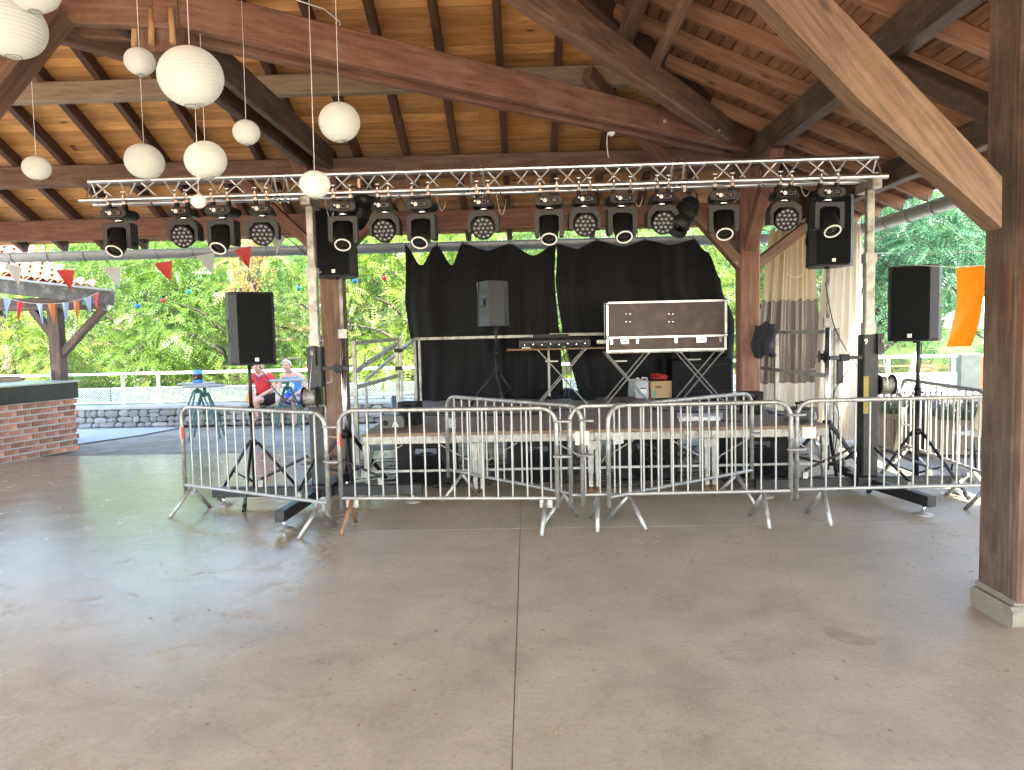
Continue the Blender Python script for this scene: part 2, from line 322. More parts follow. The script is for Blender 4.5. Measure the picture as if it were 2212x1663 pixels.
def blob(name,cx,cy,pts,mat,label):
    P=spline([G(x,y,.003) for x,y in pts]+[G(*pts[0],.003)],4)[:-1]; mb=MB(); c=G(cx,cy,.003); mb.add([c]+[p+V((random.uniform(-.012,.012),random.uniform(-.012,.012),0)) for p in P],[(0,i+1,(i+1)%len(P)+1) for i in range(len(P))]); return mb.build(name,mat,fl)
DAMP=M_('damp_concrete',(.33,.28,.195),.5,0,.2,9,.1)
blob('damp_patch',1830,1372,((1775,1352),(1800,1350),(1840,1368),(1885,1378),(1888,1390),(1850,1392),(1815,1382),(1790,1368)),DAMP,'')
o=MB().add([G(160,960,-.005),G(160,920,-.005),G(395,922,-.005),G(300,940,-.005)],[(0,1,2,3)]); o=o.build('pale_slab',PALE,base=V((0,0,.0))); tag(o,kind='structure')
# wooded slope behind
def hill(u,v):
    x=-60+120*u; y=19+60*v; h=.2+max(0,(y-19))*.26+.5*mnoise.noise(V((x*.15,y*.15,0)))*min(1,(y-19)/4)
    return V((x,y,h-.3))
HILL=M_('wooded_slope',(.035,.06,.015),.95,0,.5,.9,.6,dirt=(.16,.1,.05),dscale=.35,spec=.1)
o=MB().grid(hill,50,26).build('hill',HILL); tag(o,kind='structure')
# ---------------------------------------------------------------- timber pavilion
PX,PY,ZT,S=2.95,10.0,4.1,.44           # corner post, top of the plate, roof pitch
CX0,CX1,CY=-3.7,-1.5,5.55              # ridge ends and ridge line
EX,EY=2.05,2.05                        # eaves beyond the plates
ZB=ZT+.14                              # underside of the boards above the plate
def zback(y): return ZB+S*(PY-y)
def zright(x): return ZB+S*(PX-x)
pav=E('pavilion',(PX,PY,0),'large open timber pavilion with pine boarded hip roof over the stage','pavilion')
def B(name,p,q,w,h,mat=W_BEAM,up=(0,0,1),ch=.012,par=pav): 
    mb=MB().beam(p,q,w,h,V(up),ch); return mb.build(name,mat,par)
def post(x,y,w=.27,top=ZT,mat=W_BEAM,z0=.0): return B('post',(x,y,z0),(x,y,top),w,w,mat,(0,1,0),.02)
post(PX,PY,.26,ZT-.28,W_RED); post(-2.6,PY,.29,ZT-.28)
for x,y in((-8.15,10),(-8.15,4.3),(-8.15,-1),(2.82,-1),(-2.6,-1)): post(x,y)
p3=post(2.84,4.29,.31,3.8,W_DARK,.02)
B('post_cladding',(2.85,4.10,.15),(2.85,4.10,3.07),.33,.08,W_BEAM,(0,1,0),.02)
mb=MB(); mb.lathe([(.27,0),(.26,.05),(.25,.13),(.235,.16)],4,(2.82,4.27,0)); 
mb=MB().grid(lambda u,v:V((2.82,4.27,0))+V((math.cos(u*6.283+.785)*(.262-.02*v)*1.0*(1+.03*math.sin(u*40)),math.sin(u*6.283+.785)*(.262-.02*v)*(1+.03*math.cos(u*31)),.15*v)),4,3,False); 
mb=MB().box((2.84,4.26,.06),(.37,.4,.13),None,.03); mb.box((2.85,4.27,.14),(.34,.36,.04),None,.012); mb.build('plinth',M_('plinth_concrete',(.2,.17,.125),.85,0,.2,9,.5),pav)
# plates, outer beams, purlins
B('plate_beam',(-9,PY,ZT-.15),(PX+.15,PY,ZT-.15),.16,.27,W_BEAM)
B('plate_beam',(PX,-1,ZT-.151),(PX,PY-.08,ZT-.151),.16,.29,W_DARK)
B('outer_beam',(-9.6,PY+1.2,ZT-1.2*S-.15),(PX+1.2,PY+1.2,ZT-1.2*S-.15),.14,.3,W_RED)
B('outer_beam',(PX+1.2,-2,ZT-1.2*S-.16),(PX+1.2,PY+1.12,ZT-1.2*S-.16),.14,.27,W_DARK)
yp=8.62; B('purlin',(-9,yp,ZT+S*(PY-yp)-.12),(1.3,yp,ZT+S*(PY-yp)-.12),.14,.22,W_GREY)
B('purlin',(1.1,0,ZT+S*(PX-1.1)-.12),(1.1,8.1,ZT+S*(PX-1.1)-.12),.14,.2,W_BEAM)
yp=6.7; B('purlin',(-9,yp,ZT+S*(PY-yp)-.12),(-.3,yp,ZT+S*(PY-yp)-.12),.14,.22,W_BEAM)
# rafters
z0=.085
xr=A(1090,343,9.9).x
for k in range(-20,12):
    x=xr+k*.655
    top=CY+max(0,x-CX1) if x>CX1 else CY
    if x<-9.4 or x>PX+1.6: continue
    B('rafter',(x,PY+EY-.05,zback(PY+EY-.05)-z0),(x,min(top+.05,PY+EY-.3),zback(min(top+.05,PY+EY-.3))-z0),.085,.15,W_RAFT,(0,0,1),.006)
for k in range(0,20):
    y=-1.2+k*.655
    xt=CX1 if y<CY else CX1+(y-CY)
    if xt>PX+1.7: continue
    B('rafter',(PX+EX-.05,y,zright(PX+EX-.05)-z0),(xt+.05,y,zright(xt+.05)-z0),.085,.15,W_RAFT2,(0,0,1),.006)
# hip rafter
hp=lambda x:(x,CY+(x-CX1),zright(x)-.12)
B('hip_rafter',hp(CX1),hp(PX+EX-.1),.12,.24,W_RAFT)
B('ridge_beam',(CX0,CY,zback(CY)-.14),(CX1,CY,zback(CY)-.14),.14,.24,W_BEAM)
# boards: one object each, cut at the hips
bw=.135; cs=math.cos(math.atan(S))
def board(p,q,dn,wd,mat,a,b_):   # quad from p..q (low edge) with up-slope vector dn; a,b_: shift of the upper edge's ends
    mb=MB(); n=V((0,0,.02)); up=dn
    v=[p,q,q+up+b_,p+up+a]; v=[V(k) for k in v]; v2=[k+n for k in v]
    u0=random.uniform(0,30); L=(v[1]-v[0]).length
    uvs=[[(u0,u0),(u0+L,u0),(u0+L,u0+wd),(u0,u0+wd)]]+[[(u0,u0)]*4]*5
    mb.add(v+v2,[(3,2,1,0),(4,5,6,7),(0,1,5,4),(1,2,6,5),(2,3,7,6),(3,0,4,7)],[uvs[0][::-1]]+uvs[1:]); return mb.build('board',mat,pav)
k=0; gap=.015
while True:
    y1=PY+EY-k*bw*cs; y0=y1-(bw-gap)*cs
    if y0<CY: break
    xl=-9.9; xrr=lambda y:CX1+(y-CY)
    # random butt joints
    cuts=[xl]+sorted(random.uniform(-8,xrr(y0)-.5) for _ in range(2 if k%2 else 1) if xrr(y0)>-6)+[None]
    for a,b_ in zip(cuts,cuts[1:]):
        e=xrr(y1) if b_ is None else b_-.003
        if e-a<.2: continue
        board(V((a,y1,zback(y1))),V((e,y1,zback(y1))),V((0,y0-y1,zback(y0)-zback(y1))),bw,W_BOARD,V((0,0,0)),V((xrr(y0)-xrr(y1),0,0)) if b_ is None else V((0,0,0)))
    k+=1
k=0
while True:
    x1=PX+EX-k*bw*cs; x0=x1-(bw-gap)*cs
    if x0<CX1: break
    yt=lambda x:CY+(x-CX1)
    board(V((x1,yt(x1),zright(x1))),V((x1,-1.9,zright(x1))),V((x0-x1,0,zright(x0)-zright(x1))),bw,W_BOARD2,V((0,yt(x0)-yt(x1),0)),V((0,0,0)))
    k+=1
# roof covering above the boards, all four slopes
XE0,XE1,YE0,YE1=-10.1,PX+EX+.06,-2.9,PY+EY+.06
TILE=M_('roof_tile_clay',(.42,.2,.12),.8,0,.25,6,.3)
zo=.045; zz=lambda d:ZB+S*d+zo
rid=zz(PY-CY); e=ZB-S*(EY+.06)+zo
yb=CY-(PY-CY)-EY-.06
vs_=[(XE0,YE1,e),(XE1,YE1,e),(XE1,-3.2,e),(XE0,-3.2,e),(CX0-.0,CY,rid),(CX1,CY,rid),(CX1,2.2,rid),(CX0,2.2,rid)]
mb=MB().add(vs_,[(0,1,5,4),(1,2,6,5),(3,0,4,7),(2,3,7,6),(4,5,6,7)]); mb.add([V(k)+V((0,0,.1)) for k in vs_],[(4,5,1,0),(5,6,2,1),(7,4,0,3),(6,7,3,2),(7,6,5,4)])
mb.build('roof_covering',TILE,pav)
# frame over the hall: king post, ties in pairs, principal rafters and struts
N=V((-2.6,5.55,4.08))
B('king_post',N+V((0,0,-.3)),N+V((0,0,1.9)),.3,.3,W_BEAM,(0,1,0))
def tie(p,q,w=.09,h=.29,g=.13,mat=W_BEAM,name='tie_beam'):
    p,q=V(p),V(q); d=(q-p).normalized(); s_=V((-d.y,d.x,0)).normalized()
    for k in(-1,1): B(name,p+s_*k*g-d*.12,q+s_*k*g,w,h,mat)
tie(N+V((0,0,.03)),(PX+.1,PY+.05,4.1),.1,.29,.13,W_RED)
tie(N+V((-.13,0,0)),(-2.7,PY+.15,4.08),.09,.28,.14,W_DARK)
tie(N,(-8.2,4.3,4.08))
# principal hip rafter rising from the corner post
pr0=V((PX-.12,PY-.14,4.12)); pr1=A(1120,-30,6.1); pr1=pr0+(pr1-pr0)*((pr0.y-4.95)/(pr0.y-pr1.y))
B('tie_beam',N+V((.1,-.02,.42)),(2.8,4.3,4.02),.12,.26,W_BEAM)
B('principal_rafter',pr0,pr1,.16,.3,W_BEAM,(0,0,1),.02)
B('principal_rafter',A(654,366,9.9),A(556,66,8.55),.2,.22,W_RED,(0,1,0))
# struts between the hip members
B('strut',A(1388,190,8.3),A(1492,-25,6.6),.12,.15,W_BEAM,(0,1,0))
B('strut',A(1268,158,8.3),A(1440,355,9.55),.12,.17,W_RED,(0,0,1))
B('collar_beam',A(-30,22,5.1),A(452,160,6.3),.1,.16,W_BEAM)
sa=A(125,25,5.2); sb_=A(-45,237,5.0); B('strut',sa,sb_+(sb_-sa)*1.9,.16,.22,W_BEAM,(0,1,0)); sq_=sb_+(sb_-sa)*1.9; post(sq_.x-.05,sq_.y,.25,3.9)
for dx,dy in((-.15,-.14),(.12,-.17),(-.02,-.17)): MB().tube([N+V((dx,dy,-.02)),N+V((dx*1.1,dy*1.1,-.27))],.022,8).build('wooden_peg',M_('peg_wood',(.4,.25,.12),.7) if 'peg_wood' not in MATS else MATS['peg_wood'],pav)
# braces
B('brace',(PX-.06,PY-.02,2.5),(PX-1.2,PY-.02,ZT-.28),.13,.19,W_BEAM,(0,1,0))
B('brace',(PX,PY-.05,2.72),(PX,PY-1.15,ZT-.28),.12,.16,W_RED,(1,0,0))
B('brace',(PX+.05,PY+.05,2.5),(PX+1.2,PY+.35,3.3),.14,.19,W_BEAM,(0,1,0))
B('brace',(PX,PY+.1,2.75),(PX-.1,PY+1.15,3.25),.12,.14,W_RED,(1,0,0))
for s_ in(-1,1): B('brace',(-2.6+s_*.08,PY-.0,2.78),(-2.6+s_*1.15,PY,ZT-.28),.13,.18,W_RED,(0,1,0))
B('brace',(-2.6,PY+.1,2.6),(-2.6,PY+1.15,3.25),.12,.15,W_BEAM,(1,0,0))
bp_=[A(x,y,4.03) for x,y in((1560,-250),(1890,95),(2164,382),(2163,492),(1855,215),(1418,-250))]; mb=MB(); k=len(bp_); bq=[p+V((0,.15,0)) for p in bp_]; u_=[((p-bp_[0]).dot(V((.62,0,-.78))),(p-bp_[0]).dot(V((.78,0,.62)))) for p in bp_]
mb.add(bp_+bq,[tuple(range(k))[::-1],tuple(range(k,2*k))]+[(i,(i+1)%k,(i+1)%k+k,i+k) for i in range(k)],[u_[::-1],u_]+[[u_[i],u_[(i+1)%k],(u_[(i+1)%k][0],u_[(i+1)%k][1]+.15),(u_[i][0],u_[i][1]+.15)] for i in range(k)]); mb.build('brace',W_BRACE,pav)
B('brace',(2.84,4.42,2.85),(2.95,6.15,ZT-.29),.12,.17,W_DARK,(1,0,0))
# pegs and bolts seen as pale ends on the timbers
for x,y,Y in((1552,282,9.0),(1500,300,9.3),(1435,262,8.0),(1645,585,9.86),(1590,568,9.86)):
    p=A(x,y,Y); MB().lathe([(.02,0),(.02,.02),(.0,.022)],8,p,(0,-1,-.15)).build('peg_end',MATS['peg_wood'],pav)
# nest stuck on the strut
nest=A(1382,178,8.15); mb=MB()
for k in range(170):
    a=random.uniform(0,6.28); rr=random.uniform(.03,.12); p=nest+V((math.cos(a)*rr,math.sin(a)*rr,random.uniform(-.05,.05))); d=V((random.gauss(0,1),random.gauss(0,1),random.gauss(0,.7))).normalized()*random.uniform(.05,.11)
    mb.tube([p-d*.5,p+V((0,0,random.uniform(-.01,.01))),p+d*.5],.0022,3)
o=mb.build('bird_nest',M_('dry_grass',(.3,.23,.13),.95,0,.3),base=nest); tag(o,'small bird nest of dry grass stuck in the roof timbers','nest')
# gutters
ZINC=M_('zinc_gutter',(.24,.26,.28),.45,.4,.15,8,.06)
def gutter(p,q,label):
    p,q=V(p),V(q); d=(q-p).normalized(); s_=V((-d.y,d.x,0))
    root=E('roof_gutter',p,label,'gutter','gutters of the pavilion'); mb=MB(); n=9; vs=[]
    for e_ in(p,q):
        for rr in(.095,.087):
            vs+=[e_+s_*math.cos(math.pi*k/n)*rr+V((0,0,-math.sin(math.pi*k/n)*rr*1.45)) for k in range(n+1)]
    m_=n+1; fs=[]
    for k in range(n):
        fs+=[(k,k+1,2*m_+k+1,2*m_+k),(m_+k+1,m_+k,3*m_+k,3*m_+k+1)]
    mb.add(vs,fs,None,True); mb.tube([p+s_*.095,q+s_*.095],.012,6); mb.tube([p-s_*.095,q-s_*.095],.012,6); mb.build('gutter_trough',ZINC,root)
    L=(q-p).length; c=int(L/.6)
    for i in range(c):
        b=p+d*(.3+i*.6)
        MB().tube([b+s_*math.cos(math.pi*k/8)*.1+V((0,0,-math.sin(math.pi*k/8)*.145)) for k in range(9)]+[b-s_*.1+V((0,0,.1))],.007,4).build('gutter_bracket',ZINC,root)
zg=3.2
gutter((-9.9,12.12,zg),(4.9,12.12,zg),'long zinc roof gutter behind the stage under the far eave')
gutter((5.0,11.9,zg-.02),(4.95,4.6,zg-.02),'zinc roof gutter along the eave beside the green tree')
# ---------------------------------------------------------------- lighting truss on two lifts
T0=A(172,433,7.4); T1=A(1918,380,7.3); TD=(T1-T0); TL=TD.length; TD.normalize(); TRZ=math.atan2(TD.y,TD.x)
tilt=math.asin(TD.z)
tr=E('lighting_truss',T0,'long aluminium triangular lighting truss carrying the stage lights','truss',None,TRZ)
tr.rotation_euler=(0,-tilt,TRZ)
HB,HH=.24,.207
seg=TL/4
top=lambda x:V((x,HB/2,HH))
fr=lambda x:V((x,0,0)); bk=lambda x:V((x,HB,0))
for s_ in range(4):
    a=s_*seg; b=a+seg
    for fn in(top,fr,bk):
        rod('chord',tr,fn(a+(.03 if fn is top else 0)),fn(b-.004-(.04 if fn is top and s_==3 else 0)),.025,ALU,16)
        if s_: 
            MB().lathe([(.027,-.07),(.031,-.05),(.031,-.02),(.026,-.008),(.026,.008),(.031,.02),(.031,.05),(.027,.07)],14,fn(a),(1,0,0)).build('coupler',CHROME,tr,True)
            for k in(-.04,.04): rod('coupler_pin',tr,fn(a+k)+V((0,0,-.045)),fn(a+k)+V((0,0,.05)),.006,CHROME,6)
    m=4; st=(seg-.16)/m
    for i in range(m):
        x=a+.08+i*st
        for (lo,hi,off) in((fr,top,0),(bk,top,.5)):
            if off==0: pa=[(lo(x+.01),hi(x+st/2-.03)),(hi(x+st/2+.03),lo(x+st-.01))]
            else: pa=[(hi(x+.01),lo(x+st/2-.03)),(lo(x+st/2+.03),hi(x+st-.01))]
            for p,q in pa: rod('lacing_bar',tr,p,q,.0085,ALU,8)
        rod('lacing_bar',tr,fr(x+.02),bk(x+st-.02),.0085,ALU,8)
    for x in(a+.06,b-.06):
        rod('lacing_bar',tr,fr(x),top(x),.0085,ALU,8); rod('lacing_bar',tr,bk(x),top(x),.0085,ALU,8); rod('lacing_bar',tr,fr(x),bk(x),.0085,ALU,8)
def tpt(xd,y=0,z=0):   # truss point under picture column xd
    lo,hi=0,TL
    for _ in range(40):
        m=(lo+hi)/2; p=T0+TD*m; c=p-_C; px=1105.5+FD*c.dot(_cr)/c.dot(_f)
        if px<xd: lo=m
        else: hi=m
    return T0+TD*lo+V((0,y,z))
# ---- moving heads
def head_common(root,cw,bw_,rounded):
    for s_ in(-1,1):
        mb=MB(); mb.tube([V((s_*cw,math.cos(R(a))*.031,math.sin(R(a))*.031)) for a in range(-200,21,22)],.006,5); mb.box((s_*cw,0,-.042),(.03,.05,.03)); mb.box((s_*cw,-.034,.0),(.028,.014,.03)); mb.tube([(s_*cw,-.03,.0),(s_*cw,-.03,.065)],.006,6); mb.tube([(s_*cw-.022,-.03,.066),(s_*cw+.022,-.03,.066)],.007,6)
        mb.build('clamp',CHROME,root,True)
        MB().box((s_*cw,.0,-.075),(.035,.04,.05)).build('omega_bracket',BLK,root,True)
def rrect(w,h,r,cx=0,cz=0,n=4):
    pts=[]
    for sx,sz,a0 in((1,1,0),(-1,1,90),(-1,-1,180),(1,-1,270)):
        for k in range(n+1):
            a=R(a0+90*k/n); pts.append((cx+sx*(w/2-r)+r*math.cos(a),cz+sz*(h/2-r)+r*math.sin(a)))
    return pts
def panel(root,z,w,y):
    MB().prism(rrect(w,.058,.024,0,z),y-.004,y).build('control_panel',GLASS,root,True)
    f=MB(); 
    f.box((.02,y-.006,z),(.042,.004,.036)); f.build('screen_frame',MGREY,root,True)
    MB().box((.02,y-.0085,z),(.036,.003,.03)).build('screen',BLK,root,True)
    MB().lathe([(.021,0),(.021,.004),(.0,.004)],12,(-.032,y-.004,z),(0,-1,0)).build('keypad',WHITE,root,True)
    for dx,dz in((.055,.008),(.055,-.008),(.066,.008),(.066,-.008)): MB().box((dx,y-.005,z+dz),(.005,.004,.004)).build('key',WHITE,root,True)
    MB().box((-.066,y-.005,z+.012),(.016,.003,.014)).build('label_plate',WHITE,root,True)
def beam_head():
    r=E('moving_head_light',(0,0,0),'x','stage light'); head_common(r,.082,.27,1)
    MB().prism(rrect(.275,.092,.044,0,-.147),-.07,.15).build('base',BLK,r,True); MB().prism(rrect(.262,.08,.039,0,-.147),-.078,-.07).build('base_rim',DGREY,r,True); panel(r,-.147,.17,-.078)
    MB().lathe([(.04,-.19),(.04,-.225)],16,(0,.03,0)).build('pan_bearing',CHROME,r,True)
    yk=[(-.135,-.235),(.135,-.235),(.142,-.25),(.142,-.47),(.13,-.49),(.105,-.49),(.098,-.475),(.098,-.30),(.06,-.278),(-.06,-.278),(-.098,-.30),(-.098,-.475),(-.105,-.49),(-.13,-.49),(-.142,-.47),(-.142,-.25)]
    MB().prism(yk,-.035,.1).build('yoke',DGREY,r,True)
    ax=V((0,-math.cos(R(50)),-math.sin(R(50)))); c=V((0,.03,-.375))
    hd=MB().lathe([(.06,-.15),(.085,-.135),(.093,-.1),(.095,.0),(.092,.1),(.086,.18),(.079,.19),(.066,.185),(.066,.17)],24,c,ax).build('head',BLK,r,True)
    MB().tube([c+ax*.193+V((math.cos(t)*.0735,0,0))+ax.cross(V((1,0,0)))*math.sin(t)*.0735 for t in[2*math.pi*k/28 for k in range(28)]],.0075,6,True).build('lens_ring',WHITE,hd,True)
    MB().lathe([(.066,0),(.05,.01),(.0,.016)],20,c+ax*.165,ax).build('lens',GLASS,hd,True)
    for s_ in(-1,1): MB().lathe([(.022,0),(.022,.006)],10,(s_*.142,.03,-.44),(s_,0,0)).build('tilt_cover',BLK,r,True)
    return r
LENSM=None
def wash_head():
    global LENSM
    r=E('moving_head_light',(0,0,0),'x','stage light'); head_common(r,.055,.22,0)
    MB().prism([(-.08,-.105),(.08,-.105),(.11,-.165),(.105,-.185),(-.105,-.185),(-.11,-.165)],-.075,.14).build('base',BLK,r,True); panel(r,-.145,.15,-.076)
    MB().lathe([(.04,-.185),(.04,-.215)],16,(0,.03,0)).build('pan_bearing',CHROME,r,True)
    yk=[(-.095,-.22),(.095,-.22),(.14,-.26),(.155,-.31),(.155,-.425),(.122,-.425),(.122,-.33),(.07,-.272),(-.07,-.272),(-.122,-.33),(-.122,-.425),(-.155,-.425),(-.155,-.31),(-.14,-.26)]
    MB().prism(yk,-.03,.1).build('yoke',DGREY,r,True)
    ax=V((0,-math.cos(R(18)),-math.sin(R(18)))); c=V((0,.03,-.37)); e1=V((1,0,0)); e2=ax.cross(e1)
    hd=MB().lathe([(.05,-.1),(.09,-.09),(.1,-.05),(.108,.0),(.113,.06),(.113,.075),(.104,.078),(.104,.07)],26,c,ax).build('head',BLK,r,True)
    MB().lathe([(.104,.066),(.0,.066)],26,c,ax).build('lens_plate',MGREY,hd,True)
    if LENSM is None: LENSM=MB().lathe([(.0195,0),(.0165,.007),(.009,.0115),(.0,.013)],10).mesh('moulded_lens',LENS)
    pos=[(0,0)]+[(.044*math.cos(R(60*k)),.044*math.sin(R(60*k))) for k in range(6)]+[(.085*math.cos(R(30*k)),.085*math.sin(R(30*k))) for k in range(12)]
    for a,b in pos:
        p=c+ax*.066+e1*a+e2*b; inst('lens',LENSM,hd,Matrix(((e1.x,e2.x,ax.x,p.x),(e1.y,e2.y,ax.y,p.y),(e1.z,e2.z,ax.z,p.z),(0,0,0,1))))
    return r
bh,wh=beam_head(),wash_head()
ORD='first second third fourth fifth sixth seventh eighth ninth tenth eleventh twelfth thirteenth fourteenth last'.split()
ni=0
ub=uw=0
for xd,k in((252,'b'),(393,'w'),(476,'b'),(564,'w'),(738,'b'),(828,'w'),(908,'b'),(1042,'w'),(1184,'b'),(1261,'w'),(1342,'b'),(1430,'w'),(1562,'b'),(1695,'w'),(1789,'b')):
    first=(ub if k=='b' else uw)==0; src=bh if k=='b' else wh
    o=src if first else copy_tree(src)
    i=ub if k=='b' else uw
    put(o,tpt(xd),random.uniform(-.14,.14)+TRZ,('black moving head light with one white ringed lens, ' if k=='b' else 'black moving head light with many small lenses, ')+ORD[ni]+' from the left on the truss','moving head lights under the truss')
    ni+=1
    if k=='b': ub+=1
    else: uw+=1
# round par can and a dark flood light behind
def spot(name,p,ax,label):
    r=E(name,p,label,'stage light'); ax=V(ax).normalized(); c=V((0,0,-.3))
    hd=MB().lathe([(.03,-.2),(.075,-.185),(.1,-.14),(.108,-.07),(.108,.04),(.1,.06),(.112,.07),(.112,.2),(.104,.2),(.104,.07),(.0,.06)],24,c,ax).build('housing',BLK,r,True)
    for k in(-.06,.03,.12): MB().lathe([(.113,-.006),(.116,0),(.113,.006)],24,c+ax*k,ax).build('housing_rib',BLK,hd,True)
    MB().tube([(-.125,0,-.3),(-.125,0,-.1),(-.09,0,-.06),(.09,0,-.06),(.125,0,-.1),(.125,0,-.3)],.009,6).build('hanging_yoke',BLKM,r,True)
    MB().box((0,0,-.03),(.03,.05,.1)).build('clamp',CHROME,r,True); return r
spot('par_spotlight',tpt(1482,.1),(-.5,-.35,-.75),'round black spotlight hanging tilted beside a wash light')
spot('par_spotlight',tpt(765,.24,.16),(.3,-.2,.6),'dark spotlight clamped up inside the truss above the left lift')
# cables along the truss
mb=MB()
for a,b,d in((1650,1690,.06),(1200,1240,.12),(1080,1110,.1),(320,392,.14),(640,735,.05),(1395,1425,.1),(1640,1695,.1),(860,905,.08),(1290,1340,.08)):
    mb.tube(sag(tpt(a,.05,-.03),tpt(b,.02,-.13),d,10),.006,5)
o=mb.build('truss_cable',RUBB,base=T0); tag(o,'black power cables looping between the lights under the truss','cable',kind='stuff')
mb=MB()
for a,d in((1070,.2),(1365,.16),(940,.14),(1725,.1),(700,.2),(1575,.12)): mb.tube(sag(tpt(a),tpt(a+22,-.02,-.12),d,10),.004,5)
o=mb.build('safety_wire',STEEL,base=T0); tag(o,'thin steel safety wires hanging round the truss chord','safety wire',kind='stuff')
# ---- crank lifts
YEL=M_('yellow_warning_label',(.26,.2,.03),.6)
def lift(base,label,num,rz,winside,ztop):
    r=E('truss_lift',base,label,'lift','truss lifts',rz)
    for a,L in((180,1.12),(0,1.05),(-93 if winside<0 else -80,1.12 if winside<0 else .92),(85,.9)):
        d=V((math.cos(R(a)),math.sin(R(a)),0))
        lg=MB().beam(d*.1+V((0,0,.14)),d*L+V((0,0,.14)),.085,.1,V((0,0,1)),.006).build('base_leg',BLKM,r,True)
        MB().tube([d*(L-.1)+V((0,0,.02)),d*(L-.1)+V((0,0,.09))],.014,6).build('jack_screw',CHROME,lg,True)
        MB().lathe([(.085,0),(.08,.012),(.03,.02),(.02,.035)],16,d*(L-.1)).build('foot_pad',STEEL,lg,True)
        MB().box(d*.62+V((0,0,.2)),(.05,.05,.11)).build('brace_socket',STEEL,lg,True)
        rod('brace_tube',r,d*.12+V((0,0,.5)),d*.62+V((0,0,.27)),.014,BLKM,8)
    mb=MB(); mb.box((0,0,.16),(.3,.3,.12),None,.01); mb.build('base_block',BLKM,r,True)
    MB().beam((0,0,.2),(0,0,1.62),.15,.15,V((0,1,0)),.01).build('outer_mast',BLKM,r,True)
    MB().beam((0,0,1.62),(0,0,1.74),.115,.115,V((0,1,0)),.01).build('mast_collar',STEEL,r,True)
    MB().beam((0,0,1.74),(0,0,2.4),.092,.092,V((0,1,0)),.008).build('inner_mast',STEEL,r,True)
    MB().box((0,0,2.37),(.108,.108,.09)).build('mast_bracket',STEEL,r,True)
    MB().beam((0,0,2.4),(0,0,ztop-.1),.072,.072,V((0,1,0)),.008).build('top_mast',STEEL,r,True)
    MB().beam((-.0,.22,ztop-.06),(0,-.16,ztop-.06),.09,.09,V((0,0,1)),.004).build('head_fork',STEEL,r,True)
    MB().box((0,-.1,ztop),(.04,.05,.1)).build('truss_clamp',CHROME,r,True)
    s_=winside
    w_=MB(); c=V((.16,-.02,1.12)) if s_>0 else V((-.02,-.16,1.12)); ax=V((1,0,0))
    w_.lathe([(.105,-.075),(.105,-.065),(.05,-.065),(.05,.065),(.105,.065),(.105,.075)],20,c,ax); wi=w_.build('winch',BLKM,r,True)
    cb=MB()
    for k in range(9): cb.tube([c+V((-.056+k*.014,math.cos(t)*.075,math.sin(t)*.075)) for t in[2*math.pi*i/16 for i in range(16)]],.0075,5,True)
    cb.build('winch_cable',STEEL,wi,True)
    h=c+V((.1,0,-.09)); MB().tube([h-V((.16,0,0)),h+V((.04,0,0)),h+V((.05,-.02,-.02)),h+V((.05,-.03,-.3)),h+V((.055,-.03,-.31)),h+V((.15,-.03,-.32))],.011,8).build('crank_handle',STEEL,wi,True)
    rod('lift_cable',r,c+V((0,-.06,.02)) if s_<0 else c+V((0,-.07,0)),(0 if s_<0 else .06,-.1,1.6),.004,CHROME,5)
    MB().lathe([(.045,-.012),(.03,0),(.045,.012)],14,(0 if s_<0 else .08,-.1,1.56),(1,0,0)).build('pulley',STEEL,r,True)
    MB().box((0 if s_<0 else .07,-.095,1.53),(.06,.06,.2)).build('pulley_block',BLKM,r,True)
    MB().beam((.09,-.06,1.4) if s_<0 else (-.09,-.06,1.4),(.36,-.1,1.4) if s_<0 else (-.42,-.1,1.4),.03,.04,V((0,0,1)),.003).build('side_arm',BLKM,r,True)
    MB().box(((.25 if s_<0 else -.27),-.09,1.4),(.09,.05,.07)).build('arm_knob',BLK,r,True)
    for z,h_ in((1.1,.22),(.9,.12)): MB().box(((.077 if s_<0 else -.05),(-.03 if s_<0 else -.077),z),(.002,.05,h_) if s_<0 else (.05,.002,h_)).build('warning_label',YEL,r,True)
    if num: text('number',num,.08,WHITE,r,Matrix.Translation((-.055,-.077,1.55))@FRONT)
    for k,z in((.1,1.68),(.1,2.37)): rod('locking_screw',r,(0,-.02,z),(k,-.05,z),.008,STEEL,6); 
    return r
bL=A(686,900,7.5); bR=A(1868,900,7.5); zt=3.13
lift((bL.x,7.52,0),'dark steel truss lift beside the left wooden post','',.0,-1,zt)
lift((bR.x,7.45,0),'black truss lift with side winch before the cream curtain','9',.0,1,zt)
